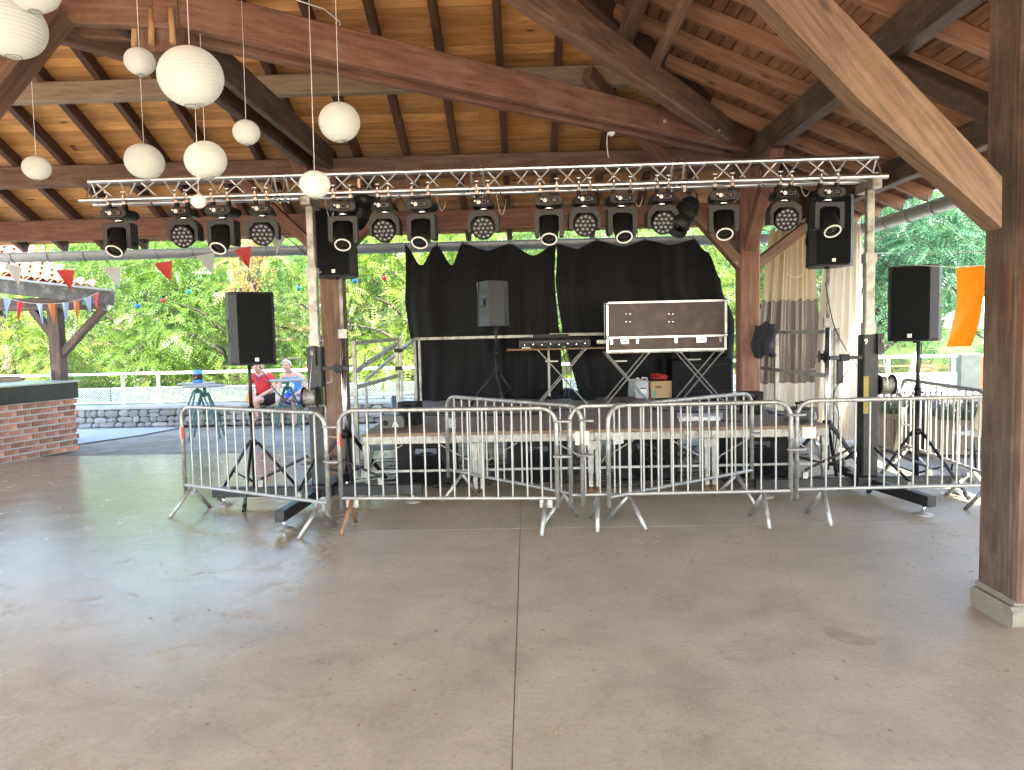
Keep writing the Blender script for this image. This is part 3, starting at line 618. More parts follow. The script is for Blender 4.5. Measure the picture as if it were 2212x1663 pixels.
# ---------------------------------------------------------------- speakers
SGR=M_('grey_side_grille',(.022,.023,.025),.5,.2,.5,120,.4)
def speaker_mesh(w=.46,h=.745,d=.46):
    r=E('loudspeaker',(0,0,0),'x','speaker')
    # plan: wide front with bevelled corners, tapered back
    pl=[(-w*.36,-d/2),(w*.36,-d/2),(w/2,-d*.3),(w/2,-.02),(w*.3,d/2),(-w*.3,d/2),(-w/2,-.02),(-w/2,-d*.3)]
    T=Matrix.Rotation(R(90),4,'X')
    n=len(pl); vs=[V((x,y,0)) for x,y in pl]+[V((x,y,h)) for x,y in pl]
    MB().add(vs,[tuple(range(n))[::-1],tuple(range(n,2*n))]+[(i,(i+1)%n,(i+1)%n+n,i+n) for i in range(n)]).build('cabinet',BLK,r,True)
    MB().box((0,-d/2-.006,h/2),(w*.7,.012,h-.035),None,.004).build('grille',GRILL,r,True)
    for s_ in(-1,1):
        a=V((s_*w*.37,-d/2,0)); b=V((s_*w*.492,-d*.3,0)); n_=V((s_*.8,-.6,0)).normalized()*.004
        MB().add([a+n_+V((0,0,.03)),b+n_+V((0,0,.03)),b+n_+V((0,0,h-.03)),a+n_+V((0,0,h-.03))],[(0,1,2,3) if s_>0 else (3,2,1,0)]).build('side_grille',SGR,r,True)
        MB().prism(rrect(.09,.1,.03,0,h*.56),0,.006,Matrix.Translation((s_*(w/2+.001),-d*.14,0))@Matrix.Rotation(R(90),4,'Z')).build('handle_recess',GLASS,r,True)
        MB().prism(rrect(.09,.11,.04,0,h*.38),0,.006,Matrix.Translation((s_*(w/2+.001),-d*.14,0))@Matrix.Rotation(R(90),4,'Z')).build('handle_recess',GLASS,r,True)
    MB().box((.0,-d/2-.014,.055),(.038,.004,.036)).build('badge',WHITE,r,True)
    MB().tube([(0,0,-.02),(0,0,.01)],.03,10).build('pole_socket',BLK,r,True)
    return r
sp=speaker_mesh()
def tripod(loc,label,h,rz,mat=BLKM,z1=.62,spread=.5,grp='speaker stands',rp=.019):
    r=E('speaker_stand',loc,label,'stand',grp,rz)
    MB().tube([(0,0,.16),(0,0,.16+(h-.16)*.62)],rp+.004,12).build('lower_pole',mat,r,True)
    MB().tube([(0,0,.16+(h-.16)*.6),(0,0,h+.1)],rp,12).build('upper_pole',mat,r,True)
    MB().lathe([(rp+.012,-.05),(rp+.012,.05)],12,(0,0,.16+(h-.16)*.62)).build('pole_collar',BLK,r,True)
    MB().tube([(0,0,.16+(h-.16)*.62),(.07,-.02,.16+(h-.16)*.62)],.012,6).build('clamp_knob',BLK,r,True)
    MB().lathe([(.04,-.03),(.045,0),(.04,.03)],12,(0,0,z1)).build('leg_hub',BLK,r,True)
    for k in range(3):
        d=V((math.cos(R(120*k-90)),math.sin(R(120*k-90)),0))
        lg=MB().tube([d*.05+V((0,0,z1)),d*spread+V((0,0,.03))],.016,8).build('leg',mat,r,True)
        MB().tube([d*(spread-.04)+V((0,0,.07)),d*(spread+.015)+V((0,0,.004))],.023,8).build('rubber_foot',BLK,lg,True)
        MB().tube([V((0,0,.2))+d*.03,d*(spread*.55)+V((0,0,z1*.48))],.01,6).build('strut',mat,r,True)
    return r
def place_sp(loc,rz,label):
    o=sp if not place_sp.n else copy_tree(sp); place_sp.n+=1
    return put(o,loc,rz,label,'black loudspeakers around the stage')
place_sp.n=0
pL=A(541,787,7.72); tripod((A(548,1000,7.72).x,7.72,0),'black tripod speaker stand behind the left barrier',pL.z,R(8)); place_sp((pL.x,7.72,pL.z),R(36),'black loudspeaker on a tripod stand beside the two seated men')
pR=A(1978,736,7.6); tripod((A(1980,950,7.6).x,7.6,0),'black tripod speaker stand next to the planter',pR.z,R(35)); place_sp((pR.x,7.6,pR.z),R(-41),'black loudspeaker on a tripod stand beside the orange banner')
def crank_stand(loc,label,h,rz,wz):
    r=E('crank_stand',loc,label,'stand','crank speaker stands',rz)
    MB().tube([(0,0,.12),(0,0,1.75)],.03,14).build('lower_tube',CHROME,r,True); MB().tube([(0,0,1.7),(0,0,h+.1)],.02,12).build('upper_tube',STEEL,r,True)
    MB().box((0,0,1.75),(.09,.09,.1)).build('tube_clamp',STEEL,r,True)
    c=V((-.07,-.05,wz)); wn=MB().lathe([(.07,-.03),(.07,-.024),(.035,-.024),(.035,.024),(.07,.024),(.07,.03)],16,c,(1,0,0)).build('winch',BLKM,r,True); MB().tube([c+V((-.03,0,0)),c+V((-.07,0,0)),c+V((-.075,-.05,-.13)),c+V((-.13,-.05,-.14))],.008,6).build('crank_handle',STEEL,wn,True)
    MB().lathe([(.05,-.05),(.05,.05)],12,(0,0,.62)).build('leg_hub',BLK,r,True)
    for k in range(3):
        d=V((math.cos(R(120*k-90)),math.sin(R(120*k-90)),0)); MB().beam(d*.05+V((0,0,.62)),d*.55+V((0,0,.025)),.03,.04,V((0,0,1)),.003).build('leg',BLKM,r,True); MB().beam(d*.03+V((0,0,.18)),d*.36+V((0,0,.24)),.02,.03,V((0,0,1)),.003).build('strut',BLKM,r,True)
    return r
q=A(730,600,8.3); bq=A(746,900,8.3); crank_stand((bq.x,8.3,0),'silver crank stand before the left wooden post',q.z,R(20),1.35); place_sp((q.x,8.3,q.z),R(3),'black loudspeaker raised high in front of the left wooden post')
q=A(1786,577,8.25); bq=A(1786,900,8.25); crank_stand((bq.x,8.25,0),'silver crank stand before the cream curtain',q.z,R(-10),1.38); place_sp((q.x,8.25,q.z),R(-6),'black loudspeaker raised high beside the cream curtain')
# ---------------------------------------------------------------- stage
SX0,SX1,SY0,DZ=-1.79,3.18,7.86,.67
MODW=(SX1-SX0)/4
DECK=M_('dusty_stage_plywood',(.28,.21,.165),.7,0,.2,3,.15,dirt=(.28,.24,.21),dscale=2)
def deck(i,j,label):
    x0=SX0+i*MODW; y0=SY0+j*2.0; w_,d_=MODW-.006,1.994
    r=E('stage_deck',(x0,y0,0),label,'stage platform','modular stage platforms')
    MB().beam((0,.0+d_/2,DZ-.0145),(w_,d_/2,DZ-.0145),d_,.029,V((0,0,1)),.002).build('deck_panel',DECK,r,True)
    e=MB(); e.beam((.001,-.003,DZ-.015),(w_-.001,-.003,DZ-.015),.005,.03,V((0,0,1)),0); e.build('panel_edge',W_PLY,r,True)
    for p,q in(((0,.03,DZ-.075),(w_,.03,DZ-.075)),((0,d_-.03,DZ-.075),(w_,d_-.03,DZ-.075)),((.03,.06,DZ-.075),(.03,d_-.06,DZ-.075)),((w_-.03,.06,DZ-.075),(w_-.03,d_-.06,DZ-.075))):
        MB().beam(p,q,.05,.088,V((0,0,1)),.006).build('frame_profile',STEEL,r,True)
    for lx in(.035,w_-.035):
        for ly in(.04,d_-.04):
            MB().beam((lx,ly,.2),(lx,ly,DZ-.12),.06,.06,V((0,1,0)),.005).build('leg',STEEL,r,True); MB().beam((lx,ly,.05),(lx,ly,.25),.046,.046,V((0,1,0)),.004).build('leg_extension',STEEL,r,True)
            MB().lathe([(.04,0),(.035,.012),(.012,.02),(.012,.06)],10,(lx,ly,0)).build('levelling_foot',RUST,r,True)
            MB().box((lx,ly,DZ-.17),(.075,.075,.09)).build('leg_clamp',STEEL,r,True)
    for s_,lx in((1,.05),(-1,w_-.05)):
        MB().tube([(lx+s_*.37,.05,DZ-.13),(lx+s_*.06,.05,.36),(lx+s_*.02,.05,.3)],.009,6).build('leg_brace',STEEL,r,True)
        MB().tube([(lx,.4,DZ-.13),(lx,.08,.32)],.009,6).build('leg_brace',STEEL,r,True)
    MB().beam((.05,.035,.255),(w_-.05,.035,.255),.02,.026,V((0,0,1)),.002).build('cross_bar',STEEL,r,True)
    return r
wh_=['first from the left','second from the left','third from the left','fourth from the left, beside the right lift']
for i in range(4): deck(i,0,'front stage platform on metal legs, '+wh_[i])
for i in range(3): deck(i,1,['rear stage platform behind the monitor stand','rear stage platform under the mixing desk table','rear stage platform under the brown flight case'][i])
# ---- black backdrop in two cloths hung from hooks on the gutter
DY=11.9
def cloth(name,hooks,edgeL,edgeR,zb,label,ph):
    # hooks: picture points of the hung edge incl. low points between; edges: picture polylines down the sides
    tops=[A(x,y,DY) for x,y in hooks]; L=[A(x,y,DY) for x,y in edgeL]; Rr=[A(x,y,DY) for x,y in edgeR]
    xs=[p.x for p in tops]
    def topz(x):
        for a,b in zip(tops,tops[1:]):
            if x<=b.x+1e-6:
                t=max(0,(x-a.x)/(b.x-a.x)); t=t*t*(3-2*t); return a.z+(b.z-a.z)*t
        return tops[-1].z
    def ex(P,z):
        for a,b in zip(P,P[1:]):
            if z>=b.z: t=(a.z-z)/(a.z-b.z); return a.x+(b.x-a.x)*max(0,min(1,t))
        return P[-1].x
    def fn(u,v):
        xt=xs[0]+(xs[-1]-xs[0])*u; zt=topz(xt); z=zt+(zb-zt)*v
        xl,xr_=ex(L,z),ex(Rr,z); x=(xl+(xr_-xl)*u)*min(1,v*3)+xt*(1-min(1,v*3))
        f=.5+.5*v
        y=DY+f*(.085*math.sin(u*23+ph+1.6*math.sin(v*2+u*5))+.045*math.sin(u*51+ph*2+v*1.5+2*math.sin(u*9))+.02*math.sin(v*9+u*14))-.02*v
        return V((x,y,z+(.02*math.sin(u*17+ph)*v)))
    o=MB().grid(fn,90,34).build(name,CLOTH,base=V((xs[0],DY,DZ)))
    return tag(o,label,'backdrop','black stage backdrops')
z5=lambda x,y:((1300+x/1.58)/1.80914,(900+y/1.58)/1.80914)
c1=cloth('stage_backdrop',[z5(*p) for p in((447,95),(545,215),(640,95),(735,215),(800,85),(950,122),(1087,85),(1235,155),(1375,85))],[z5(*p) for p in((447,95),(440,430),(470,640),(500,760),(495,1045))],[z5(*p) for p in((1375,85),(1360,240),(1400,640),(1425,1045))],DZ-.12,'black cloth backdrop with scalloped top behind the monitor speaker',0)
c2=cloth('stage_backdrop',[z5(*p) for p in((1383,85),(1500,112),(1630,65),(1780,100),(1930,60),(2080,90),(2236,55),(2310,130),(2390,300))],[z5(*p) for p in((1383,85),(1368,300),(1420,660),(1525,1045))],[z5(*p) for p in((2390,300),(2470,480),(2480,1045))],DZ-.12,'black cloth backdrop behind the flight case next to the middle post',2.2)
mh=MB()
for p in((447,95),(640,95),(800,85),(1087,85),(1379,85),(1630,65),(1930,60),(2236,55)):
    q=A(*z5(*p),DY); r=MB().tube([q+V((0,-.01,-.03)),q+V((0,-.03,.02)),V((q.x,12.02,3.1)),V((q.x,12.02,3.22)),V((q.x,12.1,3.24))],.006,5); o=r.build('curtain_hook',BLK,c1 if p[0]<1380 else c2)
# ---- things on and under the stage
# subwoofers
SUBM=M_('black_sub_paint',(.005,.005,.0055),.6,0,.3,25,.2,spec=.2)
def sub():
    r=E('subwoofer',(0,0,0),'x','subwoofer'); w_,h_,d_=.68,.5,.6
    MB().beam((-w_/2,0,h_/2+.01),(w_/2,0,h_/2+.01),d_,h_,V((0,0,1)),.02).build('cabinet',SUBM,r,True)
    for z in(.13,): MB().lathe([(.2,0),(.19,.006),(.0,.007)],24,(0,-d_/2-.001,.2),(0,-1,0)).build('speaker_grille',GRILL,r,True)
    MB().tube([(-.17,-d_/2-.004,.44),(.17,-d_/2-.004,.44),(.11,-d_/2-.004,.36),(-.11,-d_/2-.004,.36)],.006,5,True).build('handle_frame',DGREY,r,True)
    MB().box((0,-d_/2-.003,.4),(.24,.004,.06)).build('handle_recess',GLASS,r,True)
    MB().box((.02,-d_/2-.004,.1),(.05,.003,.014)).build('badge',WHITE,r,True); return r
sb=sub()
for k,(a,b) in enumerate(((850,997),(1088,1230),(1318,1470),(1558,1712))):
    o=sb if k==0 else copy_tree(sb); p=A((a+b)/2,1000,8.55); put(o,(p.x,8.62+.03*k,0),R((3,1,-2,-4)[k]),'black subwoofer under the stage, '+('first','second','third','last')[k]+' from the left','subwoofers under the stage')
# monitor on stand, seen from its side
m=A(1068,704,10.4); ms=tripod((A(1073,800,10.4).x,10.4,DZ),'thin tripod stand holding the grey monitor speaker on stage',m.z-DZ,R(15),BLKM,.5,.42,'stands on the stage',.016)
MONM=M_('grey_monitor_plastic',(.02,.02,.022),.55,0,.15,20,.12)
r=E('monitor_speaker',(m.x,10.4,m.z),'grey plastic monitor speaker turned sideways on a stage stand','speaker',None,R(-58))
w_,h_,d_=.32,.62,.36
pl=[(-w_/2,-d_/2),(w_/2,-d_/2),(w_/2,d_*.2),(w_*.32,d_/2),(-w_*.32,d_/2),(-w_/2,d_*.2)]; n=len(pl)
vs=[V((x,y,0)) for x,y in pl]+[V((x*.95,y*.95,h_)) for x,y in pl]; MB().add(vs,[tuple(range(n))[::-1],tuple(range(n,2*n))]+[(i,(i+1)%n,(i+1)%n+n,i+n) for i in range(n)]).build('cabinet',MONM,r,True)
MB().prism(rrect(.15,.14,.03,.0,.32),-d_/2-.004,-d_/2-.001).build('handle_recess',BLK,r,True); MB().prism(rrect(.09,.07,.025,.0,.325),-d_/2-.02,-d_/2-.004).build('handle_grip',DGREY,r,True)
for z in(.14,.17,.2,.45,.48,.51): MB().box((0,-d_/2-.003,z),(.2,.006,.008)).build('cooling_rib',BLK,r,True)
MB().box((-.13,-d_/2+.0,.3),(.02,.01,.58)).build('corner_rib',DGREY,r,True)
for s_ in(-1,1): MB().box((s_*.14,-d_/2-.002,.585),(.05,.01,.05)).build('corner_cap',DGREY,r,True)
# trestle tables with crossed legs
TY=10.95; TZ=A(1200,751,TY).z
LEGM=M_('grey_leg_steel',(.16,.155,.15),.5,.4,.25,12,.1)
def xframe(r,xa,xb,y,z1,zc):
    for yy in(y-.2,y+.2):
        MB().beam((xa,yy,z1),(xb,yy,DZ+.01),.018,.024,V((0,1,0)),.002).build('crossed_leg',LEGM,r); MB().beam((xb,yy+.03,z1),(xa,yy+.03,DZ+.01),.018,.024,V((0,1,0)),.002).build('crossed_leg',LEGM,r)
    for xx,zz in((xa,DZ+.02),(xb,DZ+.02),(xa,z1),(xb,z1)): MB().tube([(xx,y-.22,zz),(xx,y+.25,zz)],.012,8).build('spreader_tube',STEEL,r)
    MB().beam((xa+.1,y-.2,zc),(xa+.28,y-.2,zc),.008,.02,V((0,0,1)),0).build('height_bar',STEEL,r)
xa,xb=A(1095,755,TY).x,A(1312,748,TY).x
t=E('folding_table',((xa+xb)/2,TY,DZ),'folding table on crossed steel legs carrying the mixing desk','table','tables on the stage')
MB().beam((xa,TY,TZ-.012),(xb,TY,TZ-.012),.6,.022,V((0,0,1)),.003).build('table_top',W_PLY,t)
xframe(t,A(1162,757,TY).x,A(1250,757,TY).x+.08,TY-.02,TZ-.03,1.3)
MX=E('mixing_desk',((xa+xb)/2,TY,TZ),'black mixing desk with cables on the folding table','mixer'); x0,x1=A(1121,740,TY).x,A(1272,740,TY).x
T_=Matrix.Translation((x0,TY-.24,TZ+.02))@Matrix.Rotation(R(-90),4,'Z')@Matrix.Rotation(0,4,'X')
MB().prism([(0,0),(0,.09),(.06,.13),(.45,.05),(.45,0)],0,x1-x0,Matrix.Translation((x0,TY-.22,TZ+.02))@Matrix(((0,1,0,0),(1,0,0,0),(0,0,1,0),(0,0,0,1)))).build('console_body',DGREY,MX)
MB().box(((x0+x1)/2,TY-.235,TZ+.05),(x1-x0-.08,.02,.05)).build('connector_panel',BLK,MX)
for k in range(22): MB().tube([(x0+.08+k*(x1-x0-.16)/21,TY-.245,TZ+.05+.012*(k%2)),(x0+.08+k*(x1-x0-.16)/21,TY-.275,TZ+.05+.012*(k%2))],.006,5).build('plug',(CHROME,RUBB,RUBB)[k%3],MX)
for k in range(12): MB().tube([(x0+.12+k*(x1-x0-.2)/11,TY-.13,TZ+.12),(x0+.12+k*(x1-x0-.2)/11,TY-.13,TZ+.15)],.009,6).build('knob',BLK,MX)
MB().box(((x0+x1)/2-.05,TY-.1,TZ+.165),(.52,.05,.07)).build('meter_bridge',BLK,MX)
for k in(0,1): MB().box((x0+.1+k*(x1-x0-.2),TY-.18,TZ+.012),(.12,.1,.02)).build('foot_block',STEEL if k==0 else BLK,MX)
mb=MB()
for k in range(7):
    a=V((x0+.2+k*.12,TY-.27,TZ+.05)); mb.tube(spline([a,a+V((.03,-.06,-.03)),a+V((.1,-.05,-.045)),a+V((.2,-.04,-.05))],5),.005,5)
for x in(.62,.68): mb.tube(spline([V((x0+x,TY-.3,TZ+.03)),V((x0+x+.02,TY-.33,TZ-.1)),V((x0+x+.06,TY-.33,1.1)),V((x0+x,TY-.33,DZ+.02))],6),.006,5)
o=mb.build('desk_cable',RUBB,base=V((x0,TY,DZ))); tag(o,'black cables plugged into the mixing desk and hanging to the stage','cable',kind='stuff')
o=MB().box(A(1300,738,TY-.2)+V((.02,0,-.0)),(.2,.14,.06),None,.006).build('effect_box',STEEL,base=A(1300,745,TY-.2)); tag(o,'small metal effect box at the end of the mixing desk table','box')
# flight case, lid standing open
BR=M_('brown_phenolic_ply',(.045,.018,.015),.5,0,.25,9,.1,dirt=(.09,.05,.042),dscale=4)
FX0,FX1=A(1305,740,TY).x,A(1556,740,TY).x; FB=A(1430,757,TY).z
fc=E('flight_case',((FX0+FX1)/2,TY,FB),'brown flight case with aluminium edges standing open on crossed legs','case'); ft=FB+.2
MB().beam((FX0,TY,FB+.1),(FX1,TY,FB+.1),.6,.19,V((0,0,1)),.003).build('case_base',BR,fc)
LZ0,LZ1=A(1430,729,TY-.3).z,A(1430,650,TY-.3).z
lid=MB().beam((FX0,TY-.2,(LZ0+LZ1)/2),(FX1,TY-.2,(LZ0+LZ1)/2),.26,LZ1-LZ0,V((0,0,1)),.003).build('case_lid',BR,fc)
def edge(p,q,par): MB().beam(p,q,.03,.03,V((0,0,1)),.004).build('edge_profile',ALU,par)
yl=TY-.33
for z in(LZ0+.012,LZ1-.012): edge((FX0,yl,z),(FX1,yl,z),lid)
for x in(FX0+.012,FX1-.012): edge((x,yl-.001,LZ0),(x,yl-.001,LZ1),lid); edge((x,yl+.27,LZ0),(x,yl+.27,LZ1),lid)
for z in(FB+.015,ft-.015):
    if z<FB+.1: edge((FX0,TY-.302,z),(FX1,TY-.302,z),fc)
for x in(FX0+.012,FX1-.012): edge((x,TY-.303,FB),(x,TY-.303,ft),fc)
for x in(FX0+.015,FX1-.015):
    for z in(LZ0+.02,LZ1-.02): MB().ball((x,yl-.01,z),.026,8,5).build('ball_corner',CHROME,lid)
for cx in(1388,1682):
    for dx in(-16,16):
        for dz in(372,436):
            p=A((1900+(cx-222+dx+ (0 if cx<1500 else 58))/2.107)/1.80914,(1050+dz/2.107)/1.80914,yl-.015); MB().lathe([(.017,0),(.017,.006),(.006,.012),(0,.012)],12,p,(0,-1,0)).build('bolt_washer',CHROME,lid)
for x in(.07,.44,.99,1.3,1.62):
    MB().box((FX0+x,TY-.306,FB+.15),(.035,.008,.07)).build('hinge_plate',CHROME,fc)
for x in(.26,1.36):
    MB().box((FX0+x,TY-.308,FB+.15),(.11,.012,.07),None,.003).build('butterfly_latch',CHROME,fc); MB().box((FX0+x,TY-.316,FB+.15),(.05,.01,.03)).build('latch_key',STEEL,fc)
t=E('folding_table',((FX0+FX1)/2,TY,DZ),'pair of crossed steel leg frames under the brown flight case','stand','tables on the stage')
xframe(t,FX0+.02,FX0+.62,TY-.0,FB-.03,1.28); xframe(t,FX0+1.08,FX0+1.68,TY,FB-.03,1.28)
for yy in(-.2,.2): MB().beam((FX0,TY+yy,FB-.012),(FX1,TY+yy,FB-.012),.03,.02,V((0,0,1)),.002).build('top_rail',STEEL,t)
# jerrycans, cardboard box with cables, dark crate
CAN=thin('milky_plastic_can',(.55,.58,.62),.3,.4)
def can(p,rz,label):
    r=E('jerrycan',p,label,'jerrycan','white jerrycans on the stage',rz)
    MB().prism([(-.1,0),(.1,0),(.1,.22),(.07,.275),(-.05,.285),(-.1,.25)],-.07,.07).build('can_body',CAN,r,True)
    MB().tube([(-.02,0,.27),(.0,0,.315),(.07,0,.31),(.095,0,.22)],.013,8).build('handle',CAN,r,True); MB().lathe([(.024,.28),(.024,.315)],12,(-.07,0,0)).build('screw_cap',WHITE,r,True)
    MB().box((.02,-.0715,.13),(.1,.002,.1)).build('label_plate',WHITE,r,True); MB().box((.02,-.073,.155),(.09,.002,.022)).build('label_print',BLK,r,True); return r
can(G(1371,856,DZ)+V((0,.05,0)),R(8),'white plastic jerrycan behind another beside the cardboard box'); can(G(1387,859,DZ),R(-12),'white plastic jerrycan with printed label nearest the cardboard box')
CARD=M_('cardboard',(.42,.28,.14),.85,0,.12,6,.1)
p=G(1424,858,DZ); r=E('cardboard_box',p,'open cardboard box of red cables on the stage','box',None,R(5))
MB().prism([(-.16,0),(.16,0),(.165,.26),(-.165,.26)],-.12,.12).build('box_walls',CARD,r,True); MB().box((-.05,-.123,.17),(.1,.002,.03)).build('printed_mark',M_('card_print',(.16,.09,.05),.8),r,True); MB().box((-.1,-.123,.07),(.04,.002,.1)).build('printed_label',M_('teal_print',(.08,.3,.28),.7),r,True)
RC=M_('red_cable',(.4,.03,.025),.5); mb=MB()
for k in range(9):
    a=k*.7; k*=.5; mb.tube(spline([p+V((.11*math.cos(a+i*1.9)+random.uniform(-.03,.03),.09*math.sin(a+i*1.7),.27+.03*k*.4+random.uniform(0,.05))) for i in range(6)],5),.006,5)
o=mb.build('cable_bundle',RC,base=p+V((0,0,.26))); tag(o,'tangle of red cables heaped on the cardboard box','cable')
p=G(1516,858,DZ); o=MB().beam(p+V((-.45,.25,.3)),p+V((.45,.25,.3)),.5,.58,V((0,0,1)),.02); o=o.build('equipment_case',M_('dark_blue_case',(.004,.0045,.007),.6,spec=.15),base=p); tag(o,'big dark equipment case against the backdrop beside the middle post','case')
for dz in(.1,.5): MB().beam(p+V((-.4,-.005,dz)),p+V((.4,-.005,dz)),.012,.02,V((0,0,1)),.002).build('case_rib',BLK,o)
# dark cloth heaps at the foot of the gap
for k,(x,y,sx) in enumerate(((1225,858,.28),(1180,860,.3),(1260,862,.2))):
    p=G(x,y,DZ); mb=MB(); mb.grid(lambda u,v:p+V(((u-.5)*2*sx*math.sqrt(max(0,1-(2*v-1)**2))*1.0,(v-.5)*.5,.14*max(0,math.sin(math.pi*u))*max(0,math.sin(math.pi*v))*(1+.5*mnoise.noise(V((u*7+k*5,v*7,k)))))),16,12)
    o=mb.build('cloth_heap',CLOTH,base=p); tag(o,('heap of black cloth lying in the gap between the backdrops','low heap of black cloth under the mixing desk table','coil of black cable and cloth left of the case legs')[k],'cloth')
# small black boxes and fog machines on the deck
def small_box(p,rz,label):
    r=E('small_speaker',p,label,'speaker','small black speakers on the stage',rz)
    MB().beam((-.115,0,.135),(.115,0,.135),.2,.27,V((0,0,1)),.01).build('cabinet',DGREY if 0 else BLK,r,True); MB().box((0,-.103,.21),(.11,.006,.07),None,.002).build('handle_recess',GLASS,r,True); MB().lathe([(.018,0),(.016,.006),(0,.006)],12,(.02,-.1,.12),(0,-1,0)).build('port',DGREY,r,True); return r
small_box(G(887,916,DZ),R(-14),'small black speaker on the stage behind the left fog machine'); small_box(G(1622,893,DZ),R(2),'small black speaker on the stage in front of the middle post')
FOG=M_('fog_machine_shell',(.045,.045,.045),.45,.2,.25,14,.1)
def fog(p,rz,label):
    r=E('fog_machine',p,label,'fog machine','fog machines on the stage',rz)
    MB().prism([(-.13,.02),(.13,.02),(.14,.05),(.125,.14),(.1,.155),(-.1,.155),(-.125,.14),(-.14,.05)],-.1,.18).build('shell',FOG,r,True)
    MB().lathe([(.026,0),(.03,.012),(.015,.02)],14,(-.07,-.1,.08),(0,-1,0)).build('nozzle',BLK,r,True)
    MB().prism([(0,.035),(.075,.035),(.0375,.11)],-.104,-.101).build('warning_triangle',WHITE,r,True); MB().prism([(.012,.042),(.063,.042),(.0375,.095)],-.106,-.104).build('triangle_inside',FOG,r,True)
    for k in(.028,.0375,.047): MB().tube([(k,-.107,.05),(k+.004,-.107,.06),(k-.004,-.107,.066),(k,-.107,.074)],.0018,4).build('heat_mark',WHITE,r,True)
    MB().tube([(-.1,.05,.15),(-.1,.05,.2),(.1,.05,.2),(.1,.05,.15)],.008,6).build('bracket',BLK,r,True)
    for s_ in(-1,1): MB().lathe([(.03,0),(.03,.02)],10,(s_*.07,.05,.2),(0,0,1)).build('bracket_knob',BLK,r,True)
    for s_ in(-1,1): MB().box((s_*.09,.04,.01),(.04,.2,.02)).build('foot',BLK,r,True)
    return r
fog(G(845,928,DZ)+V((0,.08,0)),R(6),'grey fog machine with warning triangle at the left stage corner'); fog(G(1745,913,DZ)+V((0,.1,0)),R(48),'grey fog machine at the right stage corner behind the barrier joint')
PAP=M_('white_paper',(.75,.76,.8),.7,0,.04)
p=G(1500,906,DZ); mb=MB().grid(lambda u,v:G(1462+98*u,903-12*v+2*math.sin(u*3),DZ+.012+.02*math.sin(u*5+v*3)**2),12,6); r=mb.build('paper_sheet',PAP,base=p); tag(r,'rolled white paper lying on the stage edge','paper')
MB().tube([G(1466,905,DZ+.03),G(1555,904,DZ+.03)],[.03,.028],10).build('paper_roll',PAP,r)
mb=MB()
for pts in(((905,892),(1000,893),(1100,895),(1180,890),(1230,884)),((905,896),(980,898),(1090,897),(1160,894),(1200,885),(1220,876)),((1440,862),(1480,880),(1540,905),(1600,910)),((1660,893),(1700,888),(1740,893)),((1655,885),(1690,897),(1725,892)),((1340,866),(1400,880),(1480,890),(1560,884),(1640,895))):
    mb.tube(spline([G(x,y,DZ+.008) for x,y in pts],6),.008,5)
o=mb.build('stage_cable',RUBB,base=V((0,9,DZ))); tag(o,'black cables snaking over the stage floor','cable',kind='stuff')
mb=MB()
for k in range(26):
    x=random.uniform(-1.9,3.2); y=random.uniform(8.0,10.5); a=random.uniform(0,6); mb.tube(spline([(x+.35*i*math.cos(a+i)+.0,y+.3*math.sin(a+i*1.3),.012+.02*random.random()) for i in range(5)],4),.007,5)
for k in range(7):
    x=1.55+random.uniform(-.25,.35); mb.tube(spline([(x+.14*math.cos(i*2.1+k),8.3+.1*math.sin(i*1.7),.2+.14*math.sin(i*1.4+k)+.08) for i in range(9)],4),.005,5)
o=mb.build('floor_cable',RUBB,base=V((0,9,0))); tag(o,'tangle of black cables on the floor under the stage','cable',kind='stuff')
# ---- guard rails of the stage
def bar(r,p,q,w_=.045,h_=.045,mat=STEEL,name='rail_bar'): MB().beam(p,q,w_,h_,V((0,0,1)) if abs((V(q)-V(p)).normalized().z)<.9 else V((0,1,0)),.003).build(name,mat,r)
ra=G(775,1040); rb=A(858,800,9.95); zr=1.67
r=E('stage_guard_rail',ra,'worn silver guard rail on the left edge of the stage by the stairs','guard rail','stage guard rails')
bar(r,(ra.x,ra.y,.05),(ra.x,ra.y,zr),name='upright'); bar(r,(rb.x,rb.y,DZ),(rb.x,rb.y,zr+.06),name='upright'); bar(r,(rb.x+.05,rb.y+.03,DZ),(rb.x+.05,rb.y+.03,zr+.02),.03,.03,name='upright')
bar(r,(ra.x,ra.y,zr-.03),(rb.x,rb.y,zr)); bar(r,(ra.x,ra.y,1.12),(rb.x,rb.y,1.18)); bar(r,(ra.x,ra.y,1.3),(rb.x,rb.y,zr-.06))
for z in(1.52,1.28): MB().box((rb.x+.02,rb.y,z),(.1,.06,.05)).build('tape',BLK,r)
h0=A(790,820,11.0); h1=A(895,733,11.75)
r=E('stair_handrail',(h0.x,11,0),'sloping silver handrail of the stage stairs in front of the trees','handrail','stage guard rails')
bar(r,h0,h1); bar(r,(h0.x,11.0,.02),(h0.x,11,h0.z),.035,.035,name='upright'); bar(r,(h1.x,11.75,DZ),(h1.x,11.75,h1.z),name='upright')
for k in range(3): MB().beam((h0.x-.1+.25*k,10.9,.17+.17*k),(h0.x-.1+.25*k,11.8,.17+.17*k),.26,.03,V((0,0,1)),.003).build('stair_tread',STEEL,r)
MB().beam((h0.x-.3,10.9,.05),(h1.x,10.9,DZ-.04),.03,.12,V((0,0,1)),.003).build('stringer',STEEL,r)
r=E('stage_guard_rail',A(895,733,11.74),'long silver guard rail along the back of the stage','guard rail','stage guard rails')
y=11.66; bar(r,A(897,732,y),A(1181,725,y)); bar(r,A(1187,723,y),A(1320,721,y)); x_=A(1184,730,y).x; bar(r,(x_,y,DZ),(x_,y,zr+.02),.035,.035,name='upright'); bar(r,(A(905,732,y).x,y,DZ),(A(905,732,y).x,y,zr),.035,.035,name='upright')
